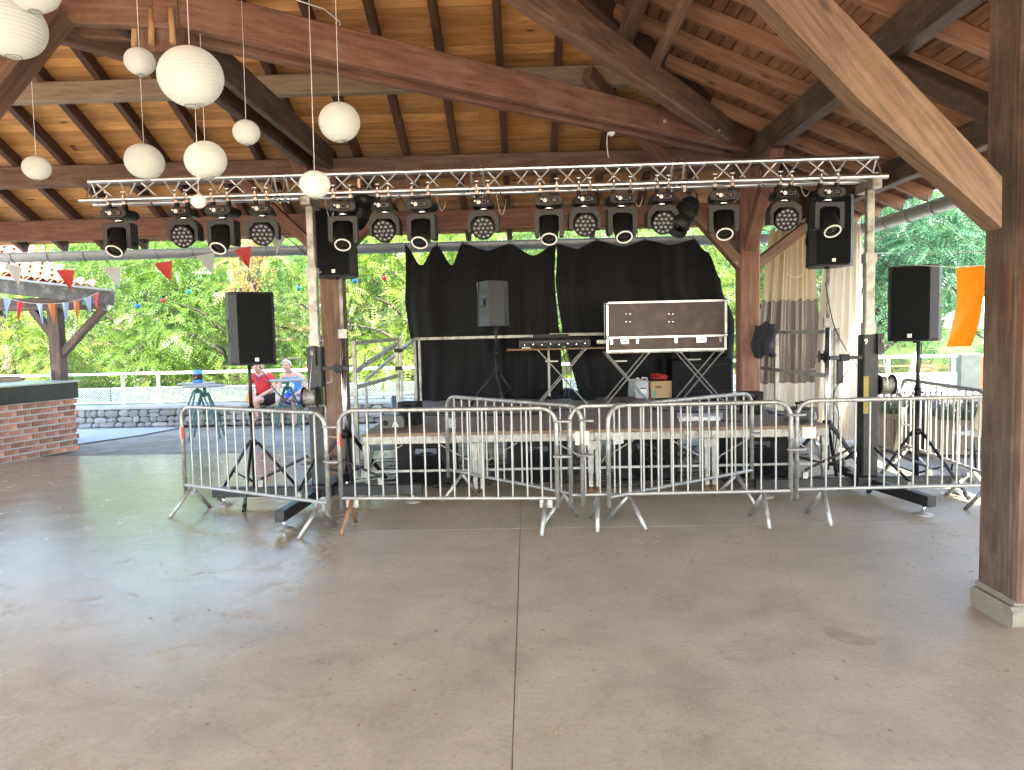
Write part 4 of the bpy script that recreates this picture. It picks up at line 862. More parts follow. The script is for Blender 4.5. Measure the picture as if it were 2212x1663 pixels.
r=E('stage_guard_rail',A(1794,1000,8.6),'silver guard rail on the right edge of the stage before the curtain','guard rail','stage guard rails')
a=A(1794,800,8.6).x; b=A(1632,800,10.7).x; c=A(1677,800,10.1)
bar(r,(a,8.6,.3),(a,8.6,zr),name='upright'); bar(r,(a+.06,8.6,.1),(a+.06,8.6,zr+.02),.06,.05,name='upright'); bar(r,(c.x,c.y,DZ-.1),(c.x,c.y,zr),.05,.04,name='upright'); bar(r,(a,8.6,zr-.02),(b,10.7,zr-.02)); bar(r,(a,8.6,1.14),(b,10.7,1.15))
MB().box((a+.09,8.57,1.2),(.06,.05,.3)).build('junction_box',DGREY,r)
# dark jacket over the rail end
p=A(1646,735,9.75); mb=MB().grid(lambda u,v:p+V(((u-.5)*.24*(1-.2*v)+.02*math.sin(v*7),-.06+.07*math.sin(math.pi*u)*-1+.02*math.sin(u*14+v*4),.22-.42*v-.03*math.sin(u*9)))*1.0,14,12); o=mb.build('jacket',M_('dark_navy_cloth',(.01,.011,.016),.9),base=p); tag(o,'dark jacket bundled on the middle wooden post beside the curtain','jacket')
sm=o.modifiers.new('solid','SOLIDIFY'); sm.thickness=.05
# ---- cream tent side wall, gathered, with a clear window strip
CREAM=thin('cream_tarpaulin',(.52,.4,.25),.35,.55); CLEAR=thin('clear_window_film',(.2,.155,.12),.35,.12); WCREAM=thin('white_tarpaulin',(.62,.54,.43),.35,.55)
CYY=11.0
def curtain(name,top,bot,zt,zb,v0,v1,mat,ph,amp,nf,par=None,label=None,grp=None,dy=0):
    t0,t1=top;b0,b1=bot
    def fn(u,v):
        vv=v0+(v1-v0)*v; e=vv**.55; x0=t0+(b0-t0)*e; x1=t1+(b1-t1)*e
        return V((x0+(x1-x0)*u,CYY+dy+amp*(.5+.9*vv)*math.sin(u*nf*.62+ph+2.2*math.sin(u*4.1+ph)+vv*1.3)+.45*amp*math.sin(u*nf*1.7+vv*2.6+3*math.sin(u*2.7))+.5*amp*mnoise.noise(V((u*5,vv*3,ph))),zt+(zb-zt)*vv+.03*math.sin(u*nf+1)*(1-vv)))
    mb=MB().grid(fn,70,16); o=mb.build(name,mat,par,base=None if par else V((t0,CYY,zb)))
    if label: tag(o,label,'curtain',grp)
    return o
x0,x1=A(1668,530,CYY).x,A(1752,530,CYY).x; y0,y1=A(1632,800,CYY).x,A(1772,800,CYY).x
cv=curtain('tent_curtain',(x0,x1),(y0,y1),3.15,.1,0,.34,CREAM,0,.07,38,None,'gathered cream tent curtain with a clear window strip','tent side curtains')
curtain('clear_window',(x0,x1),(y0,y1),3.15,.1,.34,.74,CLEAR,0,.07,38,cv); curtain('curtain_hem',(x0,x1),(y0,y1),3.15,.1,.74,1,WCREAM,0,.07,38,cv)
x0,x1=A(1790,520,CYY).x,A(1852,520,CYY).x; y0,y1=A(1745,900,CYY).x,A(1868,900,CYY).x
curtain('tent_curtain',(x0,x1),(y0,y1),3.2,.06,0,1,WCREAM,1,.08,26,None,'tall white tent curtain hanging behind the right lift','tent side curtains',-.12)
x0,x1=A(1862,560,CYY).x,A(1880,560,CYY).x
# ---------------------------------------------------------------- crowd barriers
REDL=M_('red_sticker',(.5,.05,.02),.5,0,.08)
def barrier(kind,rusty=True):
    r=E('crowd_barrier',(0,0,0),'x','barrier'); L,Hh,rc=1.93,1.08,.14; t=.0195; zb=.19
    pts=[V((0,0,zb)),V((0,0,Hh-t-rc))]+[V((rc-rc*math.cos(R(a)),0,Hh-t-rc+rc*math.sin(R(a)))) for a in(15,30,45,60,75,90)]
    pts+=[V((L-p.x,0,p.z)) for p in pts[::-1]]
    MB().tube(pts,t,12).build('frame_tube',GALV,r,True)
    rod('bottom_rail',r,(.01,0,.275),(L-.01,0,.275),.0175,GALV,12)
    for i in range(14):
        x=.13+i*(L-.26)/13; rod('bar',r,(x,0,.28),(x,0,Hh-.03),.0088,GALV,8)
    off=.1 if kind=='a' else .235
    for k,x in enumerate((off,L-off)):
        if kind=='a': MB().box((x,0,.235),(.11,.008,.085)).build('foot_plate',GALV,r,True)
        for s_ in(-1,1): MB().tube([(x,-s_*.01,.27),(x+(.03 if s_<0 else .05)*(-1 if k==0 else -1),s_*.24,.0)],.0185,10).build('foot',RUST if (kind=='a' and k==0 and rusty) else GALV,r,True)
    for z in(.945,.64):
        MB().tube([(L+.105-.03*math.cos(R(a)) if 0 else (L+.05)+.075*math.cos(R(a)),.03*math.sin(R(a)),z) for a in range(0,360,24)],.011,6,True).build('hook_clasp',GALV,r,True)
    if kind=='a':
        MB().lathe([(.0205,.74),(.0205,.86)],12,(0,0,0),cap=False).build('sticker',REDL,r,True); text('sticker_lettering','ALTRAD',.031,WHITE,r,Matrix.Translation((.001,-.0215,.80))@FRONT@Matrix.Rotation(R(90),4,'Z'))
    if kind=='c': MB().box((.105,-.012,.78),(.12,.004,.12)).build('number_plate',M_('pale_plate',(.62,.58,.48),.6,0,.1),r,True)
    if kind=='b': MB().box((.105,-.012,.78),(.12,.004,.1)).build('number_plate',GALV,r,True)
    return r
def pl(o,p,q,label,near=0):
    d=(q-p); rz=math.atan2(d.y,d.x); o=put(o,(p.x,p.y,0),rz,label,'galvanised crowd barriers'); return o
ba=barrier('a',False); bb=barrier('b'); bc=barrier('c')
pl(ba,G(400,1048,.27),G(713,1088,.27),'crowd barrier in front of the left tripod stand'); a=G(737,1077,.27)
o=barrier('a'); pl(o,a,G(1196,1077,.27),'crowd barrier with one rusty foot in front of the left stage half')
pl(bc,G(1233,1070,.27),G(1694,1061,.27),'crowd barrier with a pale square plate before the stage centre')
pl(bb,G(1720,1058,.27),G(2115,1049,.27),'crowd barrier in front of the right lift and wooden post')
o=copy_tree(bb); pl(o,G(968,1015,.27),G(1290,1078,.27),'crowd barrier slanting from the stage behind the front row, rising left')
p=G(1604,1020,.27); q=G(1315,1075,.27); o=copy_tree(bb); d=(q-p).normalized(); pl(o,q,p,'crowd barrier slanting to the stage behind the front row, rising right')
o=copy_tree(bb); pl(o,V((4.50,9.0,0)),V((4.34,7.1,0)),'crowd barrier seen end on beside the planters and chair')
# ---------------------------------------------------------------- paper lanterns
LAN=thin('lantern_paper',(.84,.88,.88),.45,.75)
def lantern(x,y,rp,rr,ztop,label,tx=0):
    Y=rr*1600/rp; c=A(x,y,Y); r=E('paper_lantern',c-V((0,0,rr)),label,'lantern','white paper lanterns under the roof')
    prof=[];n=int(8+rr*62)
    for i in range(n*3+1):
        t=i/(n*3); a=R(14)+(R(180)-R(28))*t; b=.965 if i%3==0 else 1.015; prof.append((rr*math.sin(a)*b,-rr*math.cos(a)*.95))
    c2=c; sq=random.uniform(.93,1.0); prof=[(r_*(1+.0),z_*sq) for r_,z_ in prof]; sh=MB().lathe(prof,28,c2,(tx+random.uniform(-.1,.1),random.uniform(-.06,.06),1),cap=False).build('paper_shade',LAN,r)
    MB().tube([c+V((math.cos(R(k))*rr*.235,math.sin(R(k))*rr*.235,-rr*.93)) for k in range(0,360,30)],.003,5,True).build('wire_ring',STEEL,r)
    tp=A(x,y,Y)+V((0,0,rr*.95)); MB().tube([tp-V((0,0,.02)),V((tp.x+.01,tp.y,ztop))],.0022,5).build('cord',WHITE,r)
for a in((25,58,67,.2,5.2,'big white paper lantern cut by the left picture edge',.1),(302,133,31,.1,5.3,'small white lantern just left of the biggest central lantern'),(412,166,66,.2,5.2,'biggest round white lantern, hanging before the dark tie beam',-.08),(79,363,28,.1,4.3,'small white lantern hanging lowest at the far left'),(312,349,40,.15,4.8,'medium white lantern with open bottom facing us above the truss',.25),(444,346,43,.15,4.8,'medium white lantern hanging below the biggest lantern',-.2),(532,286,28,.1,4.3,'small white lantern between the two long timber beams',-.1),(733,264,43,.15,5.1,'medium white lantern hanging alone right of the others',-.06),(680,398,32,.1,4.2,'small white lantern hanging before the truss above the left lift'),(429,435,16,.05,3.3,'tiny white lantern hanging before the truss chord'),(72,-26,52,.15,5.0,'white lantern cut by the top picture edge')): lantern(*a)
p=A(1320,290,8.6); r=E('bare_bulb',p,'bare white bulb with loose cord under the long beam','lamp'); MB().ball(p+V((0,0,.02)),.045).build('bulb',WHITE,r); MB().tube(spline([p+V((-.03,0,.06)),p+V((-.05,0,-.06)),p+V((-.045,0,-.2)),p+V((-.03,0,-.26))],5),.006,5).build('loose_cord',WHITE,r); MB().tube([p+V((0,0,.05)),p+V((0,0,.16))],.02,8).build('bulb_holder',DGREY,r)
mb=MB().tube([A(640,0,6.3),A(700,20,6.5),A(735,48,6.7),A(732,60,6.7)],.006,5); o=mb.build('white_cord',WHITE,base=A(700,20,6.5)); tag(o,'white cord lying along the top of the long beam','cord')
# ---------------------------------------------------------------- bunting and bulbs
FL={'r':thin('red_pennant',(.55,.03,.03),.4,.4),'g':thin('grey_pennant',(.5,.5,.48),.4,.5),'b':thin('blue_pennant',(.3,.42,.62),.4,.4),'o':thin('orange_pennant',(.6,.16,.03),.4,.4)}
def bunting(pts,flags,Y,wf,hf,label):
    P=spline([A(x,y,Y) for x,y in pts],8); r=E('bunting',P[0],label,'bunting','strings of pennants'); MB().tube(P,.003,5).build('string',WHITE,r)
    for x,c,sk in flags:
        p=min(P,key=lambda q:abs((1105.5+FD*(q-_C).dot(_cr)/(q-_C).dot(_f))-x)); i=P.index(p); d=(P[min(i+1,len(P)-1)]-P[max(i-1,0)]).normalized(); k=random.uniform(-.04,.04)
        a=p-d*wf/2; b=p+d*wf/2; t=p+V((sk*wf,k,-hf)); n=V((0,.0015,0))
        MB().grid(lambda u,v:(a+(b-a)*u)*(1-v)+(t)*v+V((0,.015*math.sin(u*4+v*3+sk*9),0)),6,6).build('pennant',FL[c],r)
bunting([(-20,560),(60,579),(140,583),(240,578),(340,568),(430,552),(535,533),(612,503),(640,485)],[(28,'g',.3),(145,'r',.35),(241,'g',.35),(346,'r',.4),(440,'g',.35),(528,'r',.3),(606,'g',-.2)],11.3,.28,.31,'long string of red and grey pennants across the trees on the left')
bunting([(-10,633),(20,645),(60,654),(110,656),(150,652),(185,643),(212,632)],[(16,'b',-.25),(46,'r',-.35),(83,'b',.1),(112,'o',.3),(140,'b',.25),(164,'o',.25),(187,'b',.4),(206,'r',.0)],12.35,.12,.33,'short string of blue and orange pennants under the kiosk eave')
BC={'r':M_('red_bulb_glass',(.55,.05,.04),.2),'g':M_('green_bulb_glass',(.03,.4,.25),.2),'w':M_('frosted_bulb_glass',(.8,.7,.6),.25),'b':M_('blue_bulb_glass',(.03,.2,.55),.2)}
bp=[(130,642,'r'),(183,653,'g'),(239,657,'w'),(296,660,'b'),(352,648,'r'),(407,629,'g'),(466,636,'w'),(520,632,'r'),(645,622,'g'),(766,606,'b'),(829,599,'r')]
P=[A(x,y-9,12.9) for x,y,_ in bp]; r=E('festoon_lights',P[0],'string of small coloured bulbs in front of the trees','string lights'); MB().tube(spline([A(60,645,12.9)]+P+[A(900,588,12.9)],6),.004,5).build('wire',RUBB,r)
for p,(x,y,c) in zip(P,bp): MB().ball(p+V((0,0,-.08)),.045,12,8).build('bulb',BC[c],r); MB().tube([p+V((0,0,.005)),p+V((0,0,-.05))],.016,6).build('socket',BLK,r)
# ---------------------------------------------------------------- brick bar kiosk
K0=G(168,972); K1=G(0,1002); kd=(K1-K0).normalized(); kn=V((kd.y,-kd.x,0)); kn=kn if kn.x>0 else -kn  # outward normal towards the hall
KL=3.4; H1=.84
ki=E('brick_kiosk',K0,'brick bar counter with black top at the left under a tiled roof','kiosk')
MORT=M_('mortar',(.42,.43,.45),.95,0,.12,20,.3); BRK=M_('old_brick',(.36,.165,.115),.9,0,.35,14,.5,dirt=(.5,.38,.32),dscale=6,ov=.36)
kin=-kn
cen=K0+kd*KL/2+kin*.5; ang=math.atan2(kd.y,kd.x)
RM=Matrix.Rotation(ang,3,'Z')
MB().box(cen+V((0,0,H1/2)),(KL-.02,.98,H1),RM).build('mortar_core',MORT,ki)
rows=9; rh=H1/rows; BRW,BRH=.195,rh-.026
bm=None
brick=MB().beam((-BRW/2,0,0),(BRW/2,0,0),.05,BRH,V((0,0,1)),.006).mesh('brick',BRK)
for i in range(rows):
    z=rh*(i+.5); x=-.12 if i%2 else 0.0
    while x<KL:
        a=max(x,0); b=min(x+BRW,KL)
        if b-a>.05:
            p=K0+kd*((a+b)/2)+kn*(-.012+random.uniform(-.004,.004))+V((0,0,z)); M=Matrix.Translation(p-K0)@Matrix.Rotation(ang,4,'Z')@Matrix.Diagonal(((b-a)/BRW,1,1,1)); inst('brick',brick,ki,M)
        x+=BRW+.032
    for k in range(5):   # short end
        a=-.03+k*(BRW+.026)+(.11 if i%2 else 0); p=K0+kin*(a+BRW/2)-kd*(.012-.02)+V((0,0,z))
        if a+BRW<1.0: inst('brick',brick,ki,Matrix.Translation(p-K0)@Matrix.Rotation(ang+R(90),4,'Z'))
BLKT=M_('black_bar_fascia',(.022,.025,.022),.35,0,.3,5,.06,dirt=(.05,.03,.02))
fa=cen+V((0,0,H1+.13)); MB().box(fa-kd*.02,(KL+.06,1.06,.25),RM,.01).build('bar_fascia',BLKT,ki)
MB().box(fa+V((0,0,.14))-kd*.02,(KL+.1,1.1,.028),RM,.006).build('bar_top',M_('pale_bar_top',(.42,.45,.38),.25,0,.1),ki)
c2=cen+kin*.75+kd*.1; MB().box(c2+V((0,0,1.16)),(KL,.5,.09),RM,.008).build('back_shelf',W_GREY,ki); MB().box(c2+V((0,0,.6)),(KL-.2,.44,1.05),RM).build('back_unit',W_DARK,ki)
# kiosk posts, braces, eave beam
kp=A(124,740,13.0); kp.z=0
MB().beam(kp,V((kp.x,13.0,2.35)),.2,.2,V((0,1,0)),.01).build('post',W_DARK,ki)
MB().beam(A(112,800,12.9)*1,A(112,800,12.9)+V((0,0,-1.2)),.03,.1,V((0,1,0)),.004).build('drain_pipe',ZINC,ki)
ev0=A(-120,640,12.6); ev1=A(228,660,13.1)
zE=2.42
MB().beam((ev0.x,12.95,zE),(ev1.x,13.05,zE),.14,.22,V((0,0,1)),.01).build('eave_beam',W_DARK,ki)
MB().beam((kp.x+.05,13.0,1.5),(kp.x+.85,13.03,zE-.1),.12,.13,V((0,1,0)),.01).build('brace',W_DARK,ki); MB().beam((kp.x-.05,13.0,1.85),(kp.x-.4,13.0,zE-.1),.12,.13,V((0,1,0)),.01).build('brace',W_DARK,ki); MB().beam((kp.x-2.1,13.0,1.5),(kp.x-1.0,13.0,zE-.1),.12,.13,V((0,1,0)),.01).build('brace',W_DARK,ki)
fz=A(230,628,12.6).z
W_FASC=M_('dark_fascia',(.06,.06,.06),.6,0,.4,9,.2,dirt=(.2,.2,.2),dscale=8)
F0=A(-90,603,12.55); F1=A(246,640,12.75)
MB().beam(F0+V((0,0,-.04)),F1+V((0,0,-.04)),.04,.24,V((0,0,1)),.006).build('fascia_board',W_FASC,ki)
MB().beam(F0+V((0,-.03,.1)),F1+V((0,-.03,.1)),.08,.04,V((0,0,1)),.004).build('gutter_edge',ZINC,ki)
# barrel tiles on the slope: along the eave e, up the slope s
TL_=M_('sunlit_clay_tile',(.26,.105,.058),.8,0,.2,6,.25,ov=.14)
e0=A(-60,588,12.75); e1=A(196,628,12.95); ed=(e1-e0); EL=ed.length; ed.normalize(); sdv=V((-.45,.8,.33)).normalized()
nn=ed.cross(sdv).normalized(); nn=nn if nn.z>0 else -nn
tm=MB(); n=8; vs=[]
for t_,rr in((0,.085),(.42,.07)):
    for r2 in(rr,rr-.014): vs+=[V((math.cos(math.pi*k/n)*r2,t_,math.sin(math.pi*k/n)*r2)) for k in range(n+1)]
m_=n+1; fs=[]
for k in range(n): fs+=[(k,2*m_+k,2*m_+k+1,k+1),(m_+k,m_+k+1,3*m_+k+1,3*m_+k),(k,k+1,m_+k+1,m_+k)]
tile=tm.add(vs,fs,None,True).mesh('roof_tile',TL_)
nc=int(EL/.19)
for c in range(nc+1):
    for rw in range(7):
        p=e0+ed*(c*.19)+sdv*(rw*.36)+nn*(.03+.012*(rw%1))
        if c>nc-1-rw*1.2+1: continue
        M=Matrix(((ed.x,sdv.x,nn.x,p.x-K0.x),(ed.y,sdv.y,nn.y,p.y-K0.y),(ed.z,sdv.z,nn.z,p.z-K0.z),(0,0,0,1)))@Matrix.Rotation(R(random.uniform(-1.5,1.5)),4,'Z')@Matrix.Rotation(R(-1.5),4,'X'); inst('roof_tile',tile,ki,M)
hl=e1+sdv*2.6-ed*1.55
MB().add([e0+sdv*-.0,e1,hl,e0+sdv*2.6,e0-nn*.06,e1-nn*.06,hl-nn*.06,e0+sdv*2.6-nn*.06],[(0,1,2,3),(7,6,5,4),(0,4,5,1),(1,5,6,2),(2,6,7,3)]).build('roof_deck',TL_,ki)
for k in range(int(EL/.5)): p=e0+ed*(.2+k*.5)-nn*.1; MB().beam(p,p+sdv*1.2,.06,.08,nn,.004).build('rafter',M_('yellow_rafter',(.45,.3,.12),.7) if 'yellow_rafter' not in MATS else MATS['yellow_rafter'],ki)
# ---------------------------------------------------------------- dry stone wall and railing
STN=M_('grey_stone',(.25,.245,.235),.9,0,.3,5,.5,dirt=(.15,.145,.14),dscale=8,ov=.25); CAP=M_('wall_coping',(.36,.35,.33),.9,0,.2,4,.35)
JNT=M_('dark_wall_joint',(.05,.046,.042),.95)
def stone_mesh(seed):
    rnd=random.Random(seed); mb=MB(); pts=[]
    n=9
    for ring,(dd,sc_) in enumerate(((0,1.0),(-.5,1.0),(-.85,.86))):
        for k in range(n):
            a=2*math.pi*k/n; cx,sx_=math.cos(a),math.sin(a); q=.5/max(abs(cx),abs(sx_))**.94
            rnd2=random.Random(seed*100+k); j=rnd2.uniform(.88,1.03)
            pts.append(V((cx*q*sc_*j,dd*.12,sx_*q*sc_*j)))
    pts.append(V((rnd.uniform(-.1,.1),-.12*rnd.uniform(.9,1.15),rnd.uniform(-.1,.1))))
    fs=[]
    for r_ in range(2):
        for k in range(n): fs.append((r_*n+k,r_*n+(k+1)%n,(r_+1)*n+(k+1)%n,(r_+1)*n+k))
    for k in range(n): fs.append((2*n+k,2*n+(k+1)%n,3*n))
    return mb.add(pts,fs).mesh('stone',STN)
STM=[stone_mesh(k) for k in range(8)]
def stone_wall(x0,x1,y,h,label,spans):
    r=E('stone_wall',((x0+x1)/2,y,0),label,'wall','low stone walls'); MB().box(((x0+x1)/2,y+.25,h/2-.03),(x1-x0,.4,h-.06)).build('wall_core',JNT,r)
    MB().beam((x0,y+.2,h-.03),(x1,y+.2,h-.03),.52,.07,V((0,0,1)),.015).build('coping',CAP,r)
    for a,b in spans:
        z=0; 
        while z<h-.1:
            hh=min(random.uniform(.085,.15),h-.065-z)
            if h-.065-z-hh<.06: hh=h-.065-z
            x=a+random.uniform(-.1,0)
            while x<b:
                w_=random.uniform(.12,.34); two=hh>.12 and random.random()<.25
                for zz,h2 in(((z,hh*.5),(z+hh*.5,hh*.5)) if two else ((z,hh),)):
                    M=Matrix.Translation((x+w_/2-(x0+x1)/2,.05+random.uniform(-.02,.02),zz+h2/2+random.uniform(-.008,.008)))@Matrix.Rotation(R(random.uniform(-5,5)),4,'Y')@Matrix.Diagonal((w_*1.09,.9,h2*1.12,1)); inst('stone',random.choice(STM),r,M)
                x+=w_
            z+=hh
    return r
WY=14.75; WH=A(900,870,WY).z-.0
WH=.43
stone_wall(-10.4,5.6,WY,WH,'long low dry stone wall the two men sit on',((-9.6,-1.6),))
WY2=12.65
stone_wall(5.3,10.6,WY2,.54,'sunlit low stone wall behind the planters on the right',((5.4,9.6),))
RAILW=M_('white_painted_rail',(.72,.74,.76),.45,0,.06,6,.04); RAILD=M_('dark_painted_rail',(.09,.12,.16),.45,0,.1,6,.04)
def meshmat(name,c):
    m,t,b=_nodes(name); L=t.links; b.inputs['Base Color'].default_value=(*c,1); b.inputs['Roughness'].default_value=.5
    uv=_n(t,'ShaderNodeTexCoord'); mp=_n(t,'ShaderNodeMapping'); mp.inputs['Scale'].default_value=(1,1,1); L.new(uv.outputs['Object'],mp.inputs[0]); sx=_n(t,'ShaderNodeSeparateXYZ'); L.new(mp.outputs[0],sx.inputs[0])
    def wv(o,f):
        a=_n(t,'ShaderNodeMath',operation='MULTIPLY'); a.inputs[1].default_value=f; L.new(o,a.inputs[0]); s_=_n(t,'ShaderNodeMath',operation='SINE'); L.new(a.outputs[0],s_.inputs[0]); return s_.outputs[0]
    ml=_n(t,'ShaderNodeMath',operation='MULTIPLY'); L.new(wv(sx.outputs[0],2*math.pi/.05),ml.inputs[0]); L.new(wv(sx.outputs[2],2*math.pi/.05),ml.inputs[1])
    gt=_n(t,'ShaderNodeMath',operation='GREATER_THAN'); gt.inputs[1].default_value=-.12; L.new(ml.outputs[0],gt.inputs[0])
    tr=_n(t,'ShaderNodeBsdfTransparent'); ms=_n(t,'ShaderNodeMixShader'); L.new(gt.outputs[0],ms.inputs[0]); L.new(b.outputs[0],ms.inputs[1]); L.new(tr.outputs[0],ms.inputs[2]); L.new(ms.outputs[0],t.nodes['Material Output'].inputs[0]); return m
MESHW,MESHD=meshmat('perforated_white_sheet',(.72,.74,.76)),meshmat('perforated_dark_sheet',(.07,.1,.13))
def railing(x0,x1,y,z0,zt,posts,mat,mm,label):
    r=E('railing',((x0+x1)/2,y,z0),label,'railing','railings on the stone walls')
    MB().beam((x0,y,zt),(x1,y,zt),.07,.05,V((0,0,1)),.006).build('top_rail',mat,r); MB().tube([(x0,y,zt-.16),(x1,y,zt-.16)],.006,5).build('wire',RUST,r)
    for x in posts: MB().beam((x,y,z0),(x,y,zt-.02),.05,.06,V((0,1,0)),.004).build('post',mat,r)
    zm0,zm1=zt-.6,zt-.3
    MB().beam((x0,y,zm1),(x1,y,zm1),.03,.03,V((0,0,1)),.003).build('panel_rail',mat,r); MB().beam((x0,y,zm0),(x1,y,zm0),.03,.03,V((0,0,1)),.003).build('panel_rail',mat,r)
    MB().box(((x0+x1)/2,y-.02,(zm0+zm1)/2),(x1-x0,.004,zm1-zm0)).build('perforated_panel',mm,r)
RY=15.15; rx=A(238,800,RY).x; zt=A(600,800,RY).z
railing(rx,-3.0,RY,WH-.05,zt,[rx+.25,A(343,840,RY).x,A(540,840,RY).x,A(690,840,RY).x],RAILW,MESHW,'white railing with perforated panels behind the seated men')
railing(rx-2.6,rx-.02,RY,WH-.05,zt-.0,[rx-2.4,rx-1.2],RAILW,MESHW,'shaded railing behind the brick kiosk')
railing(-2.95,5.0,RY,WH-.05,zt,[A(838,840,RY).x,0,2,4],RAILW,MESHW,'railing seen behind the stage stairs')
ry2=13.0; a=A(1880,772,ry2); b=A(2066,768,ry2); railing(a.x-1.5,b.x,ry2,.5,b.z,[A(1917,820,ry2).x,A(2058,820,ry2).x],RAILW,MESHW,'white railing with perforated panels above the sunlit stone wall')
# ---------------------------------------------------------------- outdoor tables and small things
TEAL=M_('teal_painted_steel',(.03,.1,.1),.45,0,.25,10,.1); TTOP=M_('weathered_table_top',(.24,.215,.18),.55,0,.2,8,.1)
def high_table(loc,label,h=1.1,rad=.33,rz=0):
    r=E('high_table',loc,label,'table','teal high tables',rz)
    MB().lathe([(rad-.01,h-.025),(rad,h-.015),(rad,h-.005),(rad-.01,h)],28).build('table_top',TTOP,r,True); MB().tube([(0,0,h-.2),(0,0,h-.02)],.03,10).build('column',TEAL,r,True)
    for k in range(4):
        d=V((math.cos(R(45+90*k)),math.sin(R(45+90*k)),0)); MB().tube(spline([d*.02+V((0,0,h-.18)),d*.07+V((0,0,h-.15)),d*.13+V((0,0,h-.28)),d*.27+V((0,0,h*.35)),d*.36],5),.017,8).build('leg',TEAL,r,True)
    MB().tube([(math.cos(R(a))*.22,math.sin(R(a))*.22,h*.47) for a in range(0,360,20)],.008,6,True).build('foot_ring',TEAL,r,True); return r
p=G(447,945); high_table(p,'teal high table standing nearest behind the left barrier',.93,.36,R(15)); p2=G(425,928); high_table(p2+V((-.02,.15,0)),'teal high table with a blue tin, half hidden by another',.9,.35,R(40))
p3_=G(625,928); high_table(p3_,'teal high table in front of the man in the blue vest',.95,.36,R(10))
t=p2+V((0,.15,.9)); r=E('printed_tin',t,'blue printed tin standing on the high table','tin'); TIN=M_('blue_print',(.04,.2,.5),.3,.2); MB().lathe([(.085,0),(.09,.02),(.09,.23),(.085,.25),(0,.25)],18,t).build('tin_body',TIN,r); MB().lathe([(.091,.06),(.091,.17)],18,t,cap=False).build('dark_band',BLK,r); MB().prism([(-.04,.09),(.0,.12),(.045,.15),(.02,.115),(.0,.085)],-.094,-.0925,Matrix.Translation(t)).build('red_print',REDL,r)
p=G(850,935); r=E('round_table',(A(850,855,12.4).x,12.4,0),'white topped round table with dark column beside the stage stairs','table'); hz=A(850,849,12.4).z; MB().lathe([(.38,hz-.02),(.39,hz-.01),(.38,hz)],26,r.location).build('table_top',M_('white_laminate',(.7,.7,.7),.3),r); MB().tube([r.location,r.location+V((0,0,hz-.02))],.04,10).build('column',RAILD,r); MB().lathe([(.25,0),(.24,.02),(.04,.04)],20,r.location).build('base_plate',RAILD,r)
# orange cone like bottle by the man
p=A(535,855,14.9); o=MB().lathe([(.06,0),(.05,.1),(.02,.17),(.02,.2)],12,(p.x,14.9,WH)).build('paper_cup',M_('orange_cup',(.6,.3,.1),.6),base=V((p.x,14.9,WH))); tag(o,'small orange cup on the stone wall beside the man in red','cup')
# stacked planks at the foot of the left lift
p=G(690,940); 
for k in range(3):
    a=G(655+k*6,1000-k*5); o=MB().beam(a+V((0,0,.015+.02*k)),a+V((.5,.35,.015+.022*k)),.09,.02,V((0,0,1)),.002).build('loose_plank',W_GREY,base=a); tag(o,('loose weathered plank lying lowest beside the left lift','loose weathered plank in the middle of the small pile','loose weathered plank on top of the small pile')[k],'plank','planks beside the left lift')
# ---------------------------------------------------------------- right side beyond the posts
PLW=wood('planter_wood',(.1,.085,.06),(.16,.13,.095),(.22,.18,.13),.15,.8,.2,7)
LAV=leafmat('lavender_leaf',(.1,.12,.08),(.14,.17,.1),(.2,.2,.14)); LAVF=M_('lavender_flower',(.22,.14,.26),.8,0,.3)
def planter(p,w_,h_,d_,rz,label):
    r=E('planter_box',p,label,'planter','wooden planters',rz); n=int(w_/.09)
    for k in range(n):
        x=-w_/2+(k+.5)*w_/n
        for y in(-d_/2,d_/2): MB().beam((x,y,.03),(x,y,h_-.02),w_/n-.008,.02,V((0,1,0)),.003).build('slat',PLW,r,True)
    for s_ in(-1,1):
        for k in range(5): y=-d_/2+.05+k*(d_-.1)/4; MB().beam((s_*w_/2,y,.03),(s_*w_/2,y,h_-.02),.02,d_/5-.01,V((0,1,0)),.003).build('slat',PLW,r,True)
        for y in(-d_/2-.01,d_/2+.01): MB().beam((s_*(w_/2+.01),y,0),(s_*(w_/2+.01),y,h_+.06),.07,.07,V((0,1,0)),.008).build('corner_post',PLW,r,True)
    for z in(.08,h_-.03):
        for y in(-d_/2-.015,d_/2+.015): MB().beam((-w_/2,y,z),(w_/2,y,z),.02,.07,V((0,0,1)),.003).build('cross_board',PLW,r,True)
    MB().box((0,0,h_-.08),(w_-.02,d_-.02,.06)).build('soil',M_('soil',(.05,.04,.03),.95) if 'soil' not in MATS else MATS['soil'],r,True)
    mb=MB(); mf=MB()
    for k in range(420):
        x,y=random.uniform(-w_/2,w_/2),random.uniform(-d_/2,d_/2); L=random.uniform(.15,.38); d=V((x*.8+random.gauss(0,.25),y*.8+random.gauss(0,.25),1)).normalized(); b=V((x,y,h_-.06)); e_=b+d*L; s_=d.cross(V((random.gauss(0,1),random.gauss(0,1),.1))).normalized()*.009
        mb.add([b-s_,b+s_,e_+s_*.3,e_-s_*.3],[(0,1,2,3)]); 
        for j in range(2): q=b+d*L*random.uniform(.3,.9); t_=V((random.gauss(0,1),random.gauss(0,1),.5)).normalized()*.05; mb.add([q-s_,q+s_,q+t_],[(0,1,2)])
        if random.random()<.35: mf.tube([e_,e_+d*.05],.007,4)
    mb.build('foliage',LAV,r,True); tag(mf.build('flower_spikes',LAVF,r,True),kind='stuff'); return r
pa=G(1952,1000); planter((A(1950,950,10.3).x,10.3,-.02),.62,.52,.5,R(-28),'wooden planter of lavender left of the right speaker stand'); planter((A(2055,960,9.9).x,9.9,-.02),.7,.48,.5,R(-8),'wooden planter of lavender behind the yellow chair')
